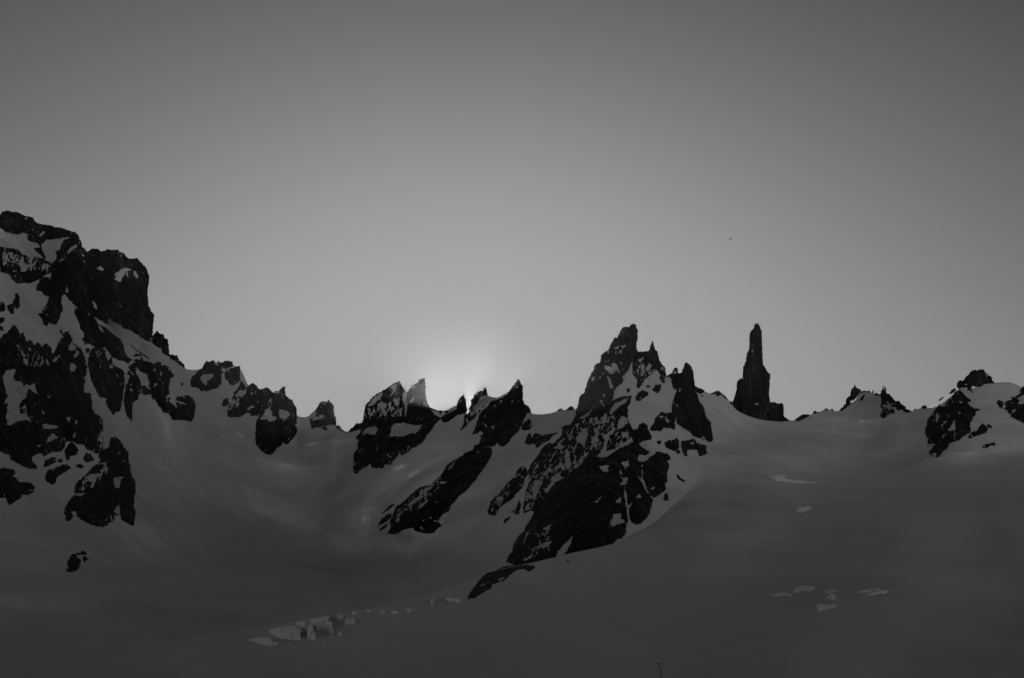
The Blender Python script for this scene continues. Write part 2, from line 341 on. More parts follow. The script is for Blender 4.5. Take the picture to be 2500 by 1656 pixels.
@ rock_outcrop | broken rocks on the snow shoulder right below the pointed black peak | rock outcrop | rocks below the snow saddle | m=.25 th=10 dir=1
O T5 350,970 385,930 420,910 438,940 410,985 460,965 420,1000 370,1015 350,1000
@ rock_outcrop | wide ragged band of rocks below the middle of the snow saddle | rock outcrop | rocks below the snow saddle | m=.2 th=16
O T5 375,1125 410,1050 435,1035 440,1080 480,1030 530,1060 600,1045 680,1030 640,1060 600,1100 560,1120 530,1140 490,1170 470,1130 420,1145
@ rock_outcrop | small dark rock on the snow against the foot of the tallest crag | rock outcrop | rocks below the snow saddle | m=.1 th=8
O T5 715,1050 720,985 745,965 800,960 760,1010
@ rock_tower | tallest crag of the ridge with a two knuckled summit | rock tower | - | m=.1 th=55
O T5 820,945 835,890 850,825 870,770 870,720 895,690 925,680 940,620 950,570 970,530 985,480 1005,470 1020,420 1040,400 1060,405 1070,370 1075,325 1120,290 1150,260 1170,215 1200,168 1220,175 1240,130 1270,80 1300,65 1325,80 1345,48 1365,42 1385,50 1405,100 1405,180 1395,260 1408,300 1400,340 1370,370 1345,405 1320,460 1290,500 1280,560 1240,600 1195,640 1188,700 1170,750 1140,790 1100,810 1060,760 1000,810 960,850 910,890 870,910 835,950
S T5 1165,400 1190,395 1225,430 1245,480 1235,490 1210,460 1190,490 1160,500 1130,470 1110,460 1100,425 1140,425 1180,440
S T5 1120,510 1150,530 1185,620 1160,640 1140,570
S T5 985,550 1010,510 1020,530 1000,560
S T5 1035,555 1095,490 1060,540
S T5 1095,385 1150,365 1140,385
S T5 1230,370 1270,420 1250,395
S T5 1180,270 1230,248 1220,262
S T5 1240,245 1305,235 1290,247
S T5 1090,690 1110,680 1105,710
S T5 1265,610 1290,480 1272,520
S T5 1060,740 1080,735 1097,790 1085,780
M T5 1000,220 1320,220 1300,320 1080,340
@ rock_peak | lower rocky summit with a thin needle on top beside the tallest crag | rock peak | - | m=.15 th=45
O T7 240,395 258,335 283,306 300,298 340,300 360,290 390,290 405,240 422,203 438,240 442,285 465,290 480,350 500,410 535,435 540,480 548,515 535,522 535,575 515,578 490,545 495,510 470,480 440,470 400,510 350,545 330,580 325,600 290,630 280,600 290,560 265,530 245,500 240,470
S T7 295,370 335,345 340,355 310,395
S T7 320,420 350,415 345,465 325,465
S T7 430,485 460,465 490,500 430,510
M T7 240,390 420,380 460,480 300,560
@ rock_outcrop | oval rock in the middle of the hanging snowfield under the needle summit | rock outcrop | rocks on the hanging snowfield | m=.05 th=14
O T7 265,720 290,670 330,650 375,660 380,690 340,720 300,750 275,745
@ rock_outcrop | dark rock at the right edge of the hanging snowfield under the needle summit | rock outcrop | rocks on the hanging snowfield | m=.08 th=14
O T7 425,630 450,600 480,595 490,580 502,600 495,650 470,670 430,655
@ rock_outcrop | small rock just above the oval rock on the hanging snowfield | rock outcrop | rocks on the hanging snowfield | m=0 th=7
O T7 365,600 400,600 405,622 370,625
@ rock_outcrop | speck of rock in the narrow snow couloir of the central mountain | rock outcrop | rocks on the hanging snowfield | m=0 th=6
O T7 185,640 210,625 215,650 195,670
@ rock_spire | tall black spire right of the needle summit, widening to a broad foot | rock spire | - | m=.05 th=55
O T7 555,515 600,490 620,450 640,438 655,455 658,490 690,490 700,450 720,405 735,398 760,415 785,450 795,500 803,570 808,650 830,690 850,750 880,790 900,850 920,900 955,945 960,1010 975,1090 965,1120 910,1100 860,1085 800,1065 770,1030 730,1000 700,990 650,950 625,910 600,870 600,800 610,740 630,690 650,640 620,635 600,600 590,560 560,535
S T7 610,490 635,470 640,490
S T7 720,490 755,480 735,495
S T7 640,770 655,780 640,805
S T7 870,1080 890,1060 905,1100
S T7 665,630 685,625 670,660
S T7 560,515 590,545 600,600 575,560
@ rock_outcrop | rocks on the skyline where the tall spire meets the snow shoulder | rock outcrop | rocks between spire and needle | m=.1 th=9
O T7 800,600 830,620 860,630 890,645 900,660 860,680 820,660
@ rock_outcrop | tiny rock on snow just below the rocks beside the tall spire | rock outcrop | rocks between spire and needle | m=0 th=5
O T7 855,690 880,690 875,705
@ rock_outcrop | rocks capping the small snow dome between spire and needle | rock outcrop | rocks between spire and needle | m=.1 th=7
O T7 955,678 1000,655 1030,652 1050,690 1010,705 1000,680
@ rock_outcrop | thin rocks running down from the small snow dome toward the needle | rock outcrop | rocks between spire and needle | m=.1 th=5
O T7 1040,670 1080,695 1115,738 1080,722
@ rock_outcrop | pebble of rock at the very foot of the needle's left side | rock outcrop | rocks between spire and needle | m=0 th=5
O T7 1122,762 1148,748 1142,782
@ rock_outcrop | arched dark rock with snow seams below the left foot of the tall spire | rock outcrop | rocks under the tall spire | m=.1 th=22
O T7 395,1005 430,950 450,900 485,870 510,845 545,860 595,850 610,880 625,920 630,1005 600,1000 530,985 490,1020 440,1015
S T7 540,890 570,920 575,950 545,930
S T7 470,880 520,880 510,900 480,892
@ rock_outcrop | broad dark rock in the row below the tall spire's foot | rock outcrop | rocks under the tall spire | m=.1 th=15
O T7 530,1130 560,1110 600,1100 640,1085 660,1110 665,1160 640,1195 610,1200 570,1180 545,1165
@ rock_outcrop | little rock tucked under the broad dark rock of the spire's row | rock outcrop | rocks under the tall spire | m=.1 th=7
O T7 640,1198 660,1185 680,1210 660,1228 640,1218
@ rock_outcrop | long overhanging rock at the right end of the spire's row | rock outcrop | rocks under the tall spire | m=.06 th=16
O T7 690,1110 760,1105 790,1085 830,1125 910,1150 918,1220 880,1240 860,1245 835,1225 830,1190 760,1185 735,1195 735,1250 720,1250 695,1200 680,1150
S T7 770,1130 800,1115 785,1135
@ rock_outcrop | pair of small rocks at the left end of the spire's row | rock outcrop | rocks under the tall spire | m=.1 th=7
O T7 450,1115 500,1105 500,1130 480,1142
@ rock_outcrop | worm shaped rock alone on the snow right of the central mountain | rock outcrop | - | m=0 th=7
O T8 635,300 655,295 675,325 715,345 715,365 690,355 660,340
@ rock_outcrop | small pointed rock at the lower right foot of the central mountain | rock outcrop | - | m=0 th=9
O T8 515,515 535,465 560,465 572,530 540,535
@ central_crag | great black rock face of the central mountain streaked and mottled with snow | rock face | - | m=.08 th=85 dir=1
O T15 275,1330 280,1290 320,1230 340,1170 380,1100 430,1060 440,1020 480,960 515,890 490,880 420,905 415,850 430,790 445,700 470,620 450,560 480,490 520,430 560,390 590,330 640,290 680,300 720,260 750,230 780,190 830,130 868,80 | T5 870,895 960,845 1060,740 1090,800 1140,790 1170,745 1250,705 1350,700 1340,760 1310,800 1315,870 1320,930 1345,960 1360,1010 1410,1000 1420,960 1455,943 1490,960 1497,1000 1530,1060 1530,1095 | T7 350,1110 390,1160 410,1200 430,1240 460,1205 500,1215 560,1225 595,1270 | T8 550,170 578,215 550,290 560,350 530,380 545,420 525,450 470,490 430,505 420,540 410,600 370,690 330,730 280,750 240,735 215,710 178,740 180,800 178,830 150,870 100,885 70,920 10,940 | T15 1195,1180 1060,1230 900,1275 780,1310 690,1335 560,1365 430,1390 350,1360
S T5 840,1090 880,1040 900,1005 950,995 940,1080 920,1165 890,1130 860,1125
S T5 665,1175 700,1120 715,1150 725,1180 690,1185
S T5 1040,1240 1090,1180 1110,1100 1080,1060 1130,1040 1170,1010 1170,940 1190,960 1200,1020 1150,1060 1130,1130 1120,1200 1200,1180 1300,1110 1350,1080 1360,1110 1310,1150 1240,1170 1180,1215 1120,1255 1060,1255
S T5 975,1130 1010,1060 1060,1010 1040,1080 1050,1110 1000,1130
S T5 870,900 960,835 1000,790 1010,800 950,880 900,905
S T5 1040,950 1080,920 1110,850 1130,890 1100,950
S T5 1150,850 1180,780 1290,725 1320,715 1300,760 1240,790 1200,830 1150,880
S T5 1230,930 1260,880 1310,900 1320,930 1300,960 1250,1000 1220,990
S T5 750,1210 780,1200 790,1260 800,1340 770,1380 755,1330 740,1280
S T15 600,700 620,680 680,600 730,545 740,580 775,590 740,610 690,640 650,690 620,730
S T15 500,700 520,620 560,615 550,680 530,760 510,790 500,750
S T15 1080,500 1120,485 1170,485 1150,510 1170,545 1110,545 1095,520
S T15 1275,465 1345,435 1335,490 1300,500
S T15 1285,600 1330,590 1310,650 1255,655 1290,620
S T7 300,1130 350,1110 410,1100 440,1150 460,1205 430,1240 400,1255 380,1280 340,1300 300,1290 290,1260 300,1230 350,1245 370,1240 390,1212 320,1160
S T15 1300,670 1320,740 1330,850 1350,970 1325,950 1315,840 1300,750
S T15 1455,480 1462,600 1492,690 1480,695 1450,640 1410,580 1450,600 1448,490
S T15 1190,905 1265,905 1270,950 1310,980 1270,990 1230,1000 1200,1020 1175,1000 1180,960 1210,955
S T15 1220,800 1265,765 1275,815 1240,820
S T15 590,1165 620,1155 670,1140 640,1190 600,1195
S T15 600,1030 660,1000 650,1040 590,1060
S T15 410,1190 440,1090 475,1040 450,1100 425,1170
S T15 415,1300 470,1280 500,1250 490,1290 430,1320
S T15 690,1335 720,1230 760,1190 800,1150 845,1110 830,1160 810,1200 780,1262 775,1330
S T15 1390,770 1430,740 1445,765
S T15 1320,855 1362,818 1340,862
S T15 1480,700 1500,710 1540,770 1515,745
S T15 1520,690 1565,670 1550,700
S T15 1015,812 1060,795 1085,770 1112,742 1090,775 1065,805
S T15 1345,1000 1330,980 1330,940 1345,960
M T15 430,560 560,380 700,290 860,110 1000,40 1250,20 1380,230 1370,320 1200,350 1000,420 900,530 700,640 560,800 500,900 420,900 410,820
M T15 1230,500 1340,480 1330,660 1240,660
M T15 520,1040 660,1000 680,1240 420,1330
@ rock_rib | speckled slanting rib of rock left of the great central face | rock rib | rocks left of the central face | m=.2 th=22 dir=1
O T15 105,880 130,830 160,770 210,740 250,680 320,600 360,550 400,500 440,500 460,560 430,600 425,650 400,690 350,740 320,780 260,820 215,850 190,900 155,930 130,905 115,915
S T15 170,780 200,750 235,790 210,800
S T15 300,610 370,560 400,560 350,590
M T15 150,900 120,860 200,730 320,640 340,740 200,860
@ rock_outcrop | small speckled rock between the slanting rib and the central face | rock outcrop | rocks left of the central face | m=.15 th=9 dir=1
O T15 310,890 350,870 385,790 400,830 380,910 350,910
@ rock_outcrop | pebbly rock with a tail just above the crevasse left of the central face | rock outcrop | rocks left of the central face | m=0 th=6
O T15 245,985 260,955 310,925 300,945 262,990
@ rock_ridge | long low rock ridge lying in the snow before the central face | rock ridge | - | m=.08 th=24
O T11 1120,1232 1140,1160 1180,1110 1210,1060 1260,1000 1310,965 1380,950 1420,925 1480,905 | T15 300,1360 400,1350 460,1355 520,1365 500,1395 460,1415 440,1390 400,1385 360,1400 300,1440 270,1480 230,1500 150,1520 | T11 1350,1075 1340,1110 1270,1145 1190,1195 1150,1200
S T11 1225,1090 1270,1065 1320,1045 1290,1075
S T11 1395,1030 1440,1005 1460,1010 1420,1040
@ rock_outcrop | dark pebble alone on the glacier just below the central face | rock outcrop | - | m=0 th=4
O T15 790,1318 805,1312 822,1322 808,1330
@ rock_needle | tall slender rock needle on a broad base standing apart on the skyline | rock needle | - | m=.02 th=40 dy=14
O T7 1150,760 1165,720 1190,640 1190,580 1210,550 1245,540 1250,440 1270,380 1285,315 1305,270 1305,200 1312,120 1335,95 1360,40 1385,38 1400,70 1415,110 1422,230 1420,370 1430,420 1455,460 1488,500 1490,590 1478,680 1490,740 1500,755 | T9 0,555 35,545 65,565 65,640 72,710 130,760 150,790 60,800 0,810 | T7 1560,955 1450,945 1380,930 1300,905 1230,875 1180,850 1150,815
S T7 1345,770 1390,768 1385,780
S T7 1245,540 1270,555 1262,548
@ rock_outcrop | low dark rocks on the snow crest just right of the needle | rock outcrop | crumbs of rock on the right skyline | m=.1 th=7
O T9 200,768 240,735 310,695 370,695 395,690 380,715 330,740 270,772
@ rock_outcrop | second bit of rock on the crest right of the needle, rounder | rock outcrop | crumbs of rock on the right skyline | m=0 th=7
O T9 440,680 450,650 465,643 480,650 510,662 480,678
@ rock_outcrop | third bit of rock on the crest right of the needle, thin and pointed | rock outcrop | crumbs of rock on the right skyline | m=0 th=6
O T9 575,642 612,608 642,632 610,632
@ rock_outcrop | fourth bit of rock on the crest, nearest to the twin horned hill | rock outcrop | crumbs of rock on the right skyline | m=0 th=6
O T9 655,628 690,618 705,630 722,655 692,642
@ rock_horn | left horn of the snowy hill on the right skyline, with a rocky tail | rock horn | horns of the small snowy hill | m=0 th=22
O T9 775,645 820,600 860,560 870,500 920,450 930,380 965,345 980,315 990,345 1045,378 1060,400 1110,392 1140,400 1165,390 1170,410 1120,400 1060,408 1030,410 1005,460 960,500 900,520 930,550 880,590 820,630
@ rock_outcrop | thin black tooth between the two horns of the small hill | rock outcrop | - | m=0 th=5
O T9 1193,412 1212,372 1220,420 1205,418
@ rock_outcrop | dark streak of rock on the snow below the left horn | rock outcrop | - | m=0 th=6
O T9 1018,535 1055,480 1095,430 1108,438 1080,515 1045,515 1030,535
@ rock_outcrop | low dark hump on the crest against the right horn | rock outcrop | - | m=0 th=7
O T9 1222,442 1250,412 1280,435 1315,428 1315,460 1265,452
@ rock_horn | right horn of the snowy hill with mottled rocks running down below it | rock horn | horns of the small snowy hill | m=.12 th=24
O T9 1305,450 1320,380 1335,345 1355,335 1370,350 1370,400 1390,430 1420,435 1450,470 1500,520 1540,525 | T10 0,555 40,580 60,620 110,645 130,660 60,662 0,635 | T9 1568,610 1530,640 1480,590 1440,600 1480,640 1480,670 1420,680 1380,710 1340,740 1305,710 1305,680 1350,640 1305,590 1320,540 1320,480
S T9 1365,520 1400,530 1400,560
S T9 1430,545 1470,560 1445,565
S T9 1330,575 1350,570 1360,600
S T9 1480,545 1500,540 1490,550
M T9 1320,540 1460,520 1500,600 1300,720
@ rock_outcrop | tiny rock on the snow crest right of the small hill | rock outcrop | rocks on the crest left of the sunlit strip | m=0 th=5
O T10 158,640 180,612 192,630
@ rock_outcrop | two peaked rock on the crest at the foot of the sunlit strip | rock outcrop | rocks on the crest left of the sunlit strip | m=.05 th=6
O T10 250,608 285,582 290,592 310,568 332,608 300,622
@ rock_crag | dark summit block crowning the snow dome at the far right | rock crag | - | m=.04 th=34
O T10 715,350 715,290 750,255 790,268 830,215 900,140 950,122 970,135 1010,118 1050,115 1068,150 1070,190 1095,175 1150,210 1165,255 1188,294 1110,292 1060,303 1020,335 950,338 910,320 890,370 920,415 880,385 840,380 850,345 800,350 760,360 740,375
S T10 1080,185 1105,200 1090,205
S T10 780,320 850,300 845,310
@ rock_outcrop | dark fin poking up behind the top of the sunlit strip | rock outcrop | - | m=0 th=6 dy=8
O T10 610,430 640,380 680,355 705,378 640,430
@ rock_outcrop | small dark fin poking up behind the middle of the sunlit strip | rock outcrop | - | m=0 th=5 dy=8
O T10 475,515 520,470 545,472 500,515
@ snow_ridge | bright sunlit strip of snow catching the sun along the right skyline | snow ridge | - | wall=1 th=2 n=.6
O T10 318,622 400,568 480,518 560,474 620,438 722,366 748,384 700,402 640,457 560,524 450,600
@ rock_crag | large black crag with snow chutes on the slope of the right dome | rock crag | - | m=.12 th=45
O T10 310,880 330,820 340,750 400,690 430,640 450,600 490,565 510,590 550,590 570,560 610,480 640,500 660,450 700,400 740,385 780,410 830,470 880,500 885,525 840,520 870,580 900,600 940,620 1000,620 1000,645 960,650 945,715 900,715 915,745 880,800 870,850 890,880 880,920 800,960 740,1010 650,1040 600,1070 600,1100 550,1150 520,1160 515,1200 470,1230 430,1230 360,1190 360,1165 400,1120 440,1080 330,1100 340,1045 350,1000 330,980 310,930
S T10 510,830 550,780 590,770 570,800 520,850 525,910 520,920
S T10 600,890 640,840 670,770 690,770 685,850 690,900 680,990 660,1000 685,920 670,880 630,905
S T10 530,960 580,930 520,1010 490,1040
S T10 370,1190 440,1185 460,1210 430,1225
S T10 740,520 780,530 760,545
S T10 730,655 755,670 745,680
S T10 440,680 490,690 460,700
S T10 320,1060 440,1065 400,1100 320,1090
S T10 690,430 725,415 720,435
M T10 400,650 520,660 520,820 360,820
@ rock_outcrop | slanting dark rock on snow below the right side of the large crag | rock outcrop | rocks on the right dome | m=.05 th=14
O T10 855,990 870,960 920,910 970,900 1000,840 1040,800 1080,830 1110,880 1070,930 1010,950 940,960 900,990
@ rock_outcrop | small round rock at the upper end of the slanting dark rock | rock outcrop | rocks on the right dome | m=0 th=7
O T10 1090,822 1130,815 1168,860 1140,870 1105,848
@ rock_outcrop | ragged little rock lowest on the snow below the right dome | rock outcrop | rocks on the right dome | m=.05 th=7
O T10 1040,1100 1080,1070 1130,1070 1160,1050 1200,1060 1195,1095 1150,1080 1080,1130 1050,1120
@ rock_outcrop | upright rock on the smooth dome snow left of the right edge rocks | rock outcrop | rocks on the right dome | m=0 th=8
O T10 1220,540 1240,505 1295,520 1300,570 1290,620 1250,600
@ rock_crag | cluster of black rocks with snow seams cut by the right edge of the photo | rock crag | - | m=.08 th=30
O T10 1325,530 1380,510 1440,500 1390,470 1450,470 1500,440 1550,400 1510,400 1540,350 1568,335 1640,320 1640,850 1568,810 1545,790 1530,780 1480,760 1400,715 1410,680 1380,690 1350,640 1310,610 1340,600
S T10 1480,480 1568,450 1640,470 1560,560 1500,560 1510,520
S T10 1400,690 1440,630 1500,600 1540,570 1490,620 1430,660
S T10 1530,760 1550,735 1560,750
"""
# blocks of broken glacier ice standing out of the snow
ICE = """
@ ice_block | long flat block of ice lowest and leftmost in the glacier's icefall | ice block
O T17 170,640 240,625 350,617 400,630 418,645 405,662 440,660 468,672 465,698 400,700 330,690 290,680
@ ice_block | broad ice wall with slanting grooves left of the split block | ice block
O T17 375,550 430,535 520,520 600,508 650,520 690,545 700,560 680,600 700,640 640,645 570,635 480,625 440,600 400,575
@ ice_block | split ice block with a dark slot in front of the long grooved slab | ice block
O T17 735,540 760,490 800,500 815,560 825,600 845,630 800,645 740,625 735,590
@ ice_block | longest grooved ice slab topping the icefall at the crest | ice block
O T17 620,482 700,465 800,440 880,425 970,410 950,430 955,455 1005,480 985,500 1000,520 1000,550 980,565 900,540 830,550 810,510 780,490 720,520 680,510
@ ice_block | small leaning lump of ice hanging at the right end of the long slab | ice block
O T17 960,575 985,555 1010,570 990,600 975,600
@ ice_block | rounded ball of ice on the crest between the slab and the arched block | ice block
O T17 1030,420 1060,400 1095,415 1095,445 1060,460 1035,445
@ ice_block | arched ice block with a dark right edge on the crest | ice block
O T17 1095,470 1105,430 1150,425 1200,435 1218,470 1215,490 1150,490 1110,505
@ ice_block | small crumbling ice block alone right of the hanging lump | ice block
O T17 1040,590 1050,560 1065,555 1085,580 1080,605 1050,605
@ ice_block | tiny lump of ice alone on the snow below the icefall | ice block
O T17 892,662 898,650 910,650 915,665 900,670
@ ice_block | small banded ice step on the crest above the arched block | ice block
O T17 1180,380 1210,368 1235,372 1230,390 1200,400 1182,402
@ ice_block | little fan shaped ice block midway between icefall and low rock ridge | ice block
O T17 1695,355 1725,335 1750,345 1780,358 1740,370 1725,385 1715,368
@ ice_block | faint ice crumb next right of the banded ice step on the crest | ice block
O T17 1312,362 1332,350 1358,358 1372,372 1340,376
@ ice_block | low ice hummock between the banded step and the fan shaped block | ice block
O T17 1445,380 1470,360 1495,364 1505,376 1470,386
@ ice_block | broken ice scoop just left of the fan shaped block | ice block
O T17 1550,384 1575,362 1610,360 1632,376 1620,390 1580,392
@ ice_block | small ice lip midway between the fan shaped block and the ragged step | ice block
O T17 1935,268 1950,250 2000,250 1980,266 1955,316 1940,312
@ ice_block | ragged ice step beside the left tip of the low rock ridge | ice block
O T17 2075,235 2120,235 2160,240 2220,245 2225,270 2200,288 2150,280 2100,262
@ ice_block | bright curved ice lip leftmost in the right hand crevasse field | ice block
O T18 360,1262 420,1240 490,1240 550,1255 540,1268 470,1262 400,1275
@ ice_block | curled ice lip highest in the right hand crevasse field | ice block
O T18 570,1200 620,1180 680,1178 765,1190 730,1205 700,1228 640,1215 600,1235 560,1240
@ ice_block | small pointed ice lip in the middle of the right hand crevasse field | ice block
O T18 830,1225 880,1205 945,1222 890,1232 850,1240
@ ice_block | broken ice lip above the dark hole of the right hand crevasse field | ice block
O T18 840,1290 880,1250 915,1245 910,1270 945,1285 900,1300 870,1292
@ ice_block | fan of cracked ice at the bottom of the right hand crevasse field | ice block
O T18 750,1345 800,1340 870,1345 950,1345 900,1365 830,1385 770,1405 755,1380
@ ice_block | long bright ice wall at the right end of the crevasse field | ice block
O T18 1180,1255 1240,1235 1320,1215 1360,1218 1378,1232 1330,1250 1240,1262
@ ice_block | thin pale ice strip above the long bright ice wall | ice block
O T18 1095,1235 1150,1215 1240,1205 1320,1200 1310,1212 1220,1228 1140,1245
@ ice_block | glinting ice step at the edge of the wide slope right of the central mountain | ice block
O T18 310,208 350,215 380,222 440,212 495,225 470,240 520,255 640,265 755,282 640,282 480,270 400,260 360,240
@ ice_block | grooved pale ice window alone in the middle of the wide right slope | ice block
O T18 570,528 590,500 660,492 725,492 700,512 650,535 600,540
@ ice_block | broken ice step left of the diagonal rib's tip, upper one | ice block
O T11 150,400 190,378 240,368 270,362 290,385 240,400 190,408
@ ice_block | broken ice step left of the diagonal rib's tip, lower one | ice block
O T11 150,480 160,450 200,440 240,470 230,500 180,505
@ ice_block | bright wind lip of ice left of the egg shaped buttress | ice block
O T3 720,1030 780,1040 835,1070 790,1082 750,1062
"""# ------------------------------------------------------------------ numeric helpers
def parse(s):
    polys = []
    cur, k = [], None
    for tok in s.replace('|', ' ').split():
        if tok in PATCH:
            k = PATCH[tok]
        else:
            a, b = tok.split(',')
            cur.append((k[0] + float(a) * k[2], k[1] + float(b) * k[2]))
    return np.array(cur)

def hash3(i, j, k, seed):
    h = (i.astype(np.int64) * 374761393 + j.astype(np.int64) * 668265263 + k.astype(np.int64) * 2147483647 + seed * 974634777)
    h = (h ^ (h >> 13)) * 1274126177
    h = h & 0xffffffff
    h = (h ^ (h >> 16)) * 2246822519 & 0xffffffff
    return ((h ^ (h >> 15)) & 0xffffff) / float(0xffffff)

def vnoise(x, y, z, seed=0):
    xi, yi, zi = np.floor(x), np.floor(y), np.floor(z)
    fx, fy, fz = x - xi, y - yi, z - zi
    fx, fy, fz = [f * f * f * (f * (f * 6 - 15) + 10) for f in (fx, fy, fz)]
    r = 0
    for a in (0, 1):
        wx = fx if a else 1 - fx
        for b in (0, 1):
            wy = fy if b else 1 - fy
            for c in (0, 1):
                wz = fz if c else 1 - fz
                r = r + wx * wy * wz * hash3(xi + a, yi + b, zi + c, seed)
    return r * 2 - 1

def fbm(x, y, z, octaves=4, seed=0, ridged=False, gain=0.5):
    a, s, t = 1.0, 0.0, 0.0
    for o in range(octaves):
        n = vnoise(x, y, z, seed + o * 17)
        if ridged: n = 1 - 2 * np.abs(n)
        s = s + a * n; t += a
        x, y, z = x * 2.03 + 11.3, y * 2.03 + 5.7, z * 2.03 + 3.1
        a *= gain
    return s / t

def sdf(px, py, poly):
    """signed distance, positive inside"""
    P = np.stack([px.ravel(), py.ravel()], 1)
    d2 = np.full(len(P), 1e18)
    inside = np.zeros(len(P), bool)
    n = len(poly)
    for i in range(n):
        a, b = poly[i], poly[(i + 1) % n]
        ab = b - a
        L = (ab * ab).sum()
        if L < 1e-9: continue
        t = np.clip(((P - a) @ ab) / L, 0, 1)
        q = P - a - t[:, None] * ab
        d2 = np.minimum(d2, (q * q).sum(1))
        c = (a[1] > P[:, 1]) != (b[1] > P[:, 1])
        xx = a[0] + (P[:, 1] - a[1]) * ab[0] / (ab[1] if ab[1] else 1e-9)
        inside ^= c & (P[:, 0] < xx)
    return np.where(inside, np.sqrt(d2), -np.sqrt(d2)).reshape(px.shape)

# ------------------------------------------------------------------ lie of the land
SKYLINE = np.array([(-400,640),(-300,600),(0,560),(120,580),(200,640),(260,700),(330,785),(375,826),(400,852),(415,867),(430,881),(452,900.5),(468,904),
 (480,903),(492,900.5),(520,890),(560,885),(590,905),(610,950),(650,960),(700,990),(725.6,1015.7),(732,1018),(739,1019),(747,1018.3),(755,1016),(770,1008),(800,1012),(822,1040),
 (845,1055),(870,1048),(890,1042),(930,1005),(980,985),(1000,990),(1030,993),(1045,993),(1056,998),(1066,1002),(1075,1003.5),(1085,1003),(1095,1000),(1104,995),(1115,990),
 (1130,998),(1136,1007),(1141,1009),(1146,1007),(1165,990),(1180,972),(1194,968),(1213,972),(1231,963),(1245,956),(1260,985),(1280,1005),(1296.5,1009),
 (1309,1011.5),(1322,1012),(1346,1009),(1367,1002),(1385,1000),(1404,1001),(1430,970),(1480,910),(1530,880),(1570,880),(1600,900),(1627,918),(1650,935),
 (1690,940),(1705,949),(1721,957),(1734,961.6),(1742,958),(1748,955.5),(1756,955),(1763,960),(1769,967.5),(1777,978),(1787,979.6),(1789,991.6),(1798,1001),
 (1809,1007.7),(1828,1015.7),(1848,1022),(1868,1026),(1898,1029),(1911,1029),(1927,1027),(1938,1027),(1952,1027),(1973,1016),(1984,1010),(1998,1006.6),
 (2009,1003),(2022,1000.5),(2038,1004.7),(2048,1003),(2062,998),(2078,985),(2091,976),(2097,958.5),(2105,957.5),(2114,957),(2128,959),(2149,966),(2160,976),
 (2190,997),(2200,1003),(2211,1006.6),(2225,1005),(2236,1000.5),(2248,997),(2261,997),(2277,996),(2292,991),(2315,974),(2338,955),(2345,948),(2370,950),
 (2395,943),(2403,937),(2412,935.5),(2427,935.5),(2440,934.3),(2454,933.6),(2468,934.5),(2480,939),(2493,945),(2560,962),(2900,985)], float)
def skyline(px):
    return np.interp(px, SKYLINE[:, 0], SKYLINE[:, 1])

class Surf:
    """smooth distance map through control points (thin plate spline on log distance)"""
    def __init__(s, pts, lam=1e-4):
        P = np.array(pts, float)
        s.c = P[:, :2] / 1000.0
        n = len(P)
        K = s.k(np.linalg.norm(s.c[:, None] - s.c[None], axis=2)) + lam * np.eye(n)
        A = np.zeros((n + 3, n + 3)); A[:n, :n] = K
        Q = np.concatenate([np.ones((n, 1)), s.c], 1)
        A[:n, n:] = Q; A[n:, :n] = Q.T
        s.w = np.linalg.solve(A, np.concatenate([np.log(P[:, 2]), np.zeros(3)]))
    @staticmethod
    def k(r):
        return r * r * np.log(r + 1e-9)
    def __call__(s, px, py):
        x, y = np.asarray(px, float) / 1000.0, np.asarray(py, float) / 1000.0
        r = s.w[-3] + s.w[-2] * x + s.w[-1] * y
        for i in range(len(s.c)):
            r = r + s.w[i] * s.k(np.hypot(x - s.c[i, 0], y - s.c[i, 1]))
        return np.exp(r)

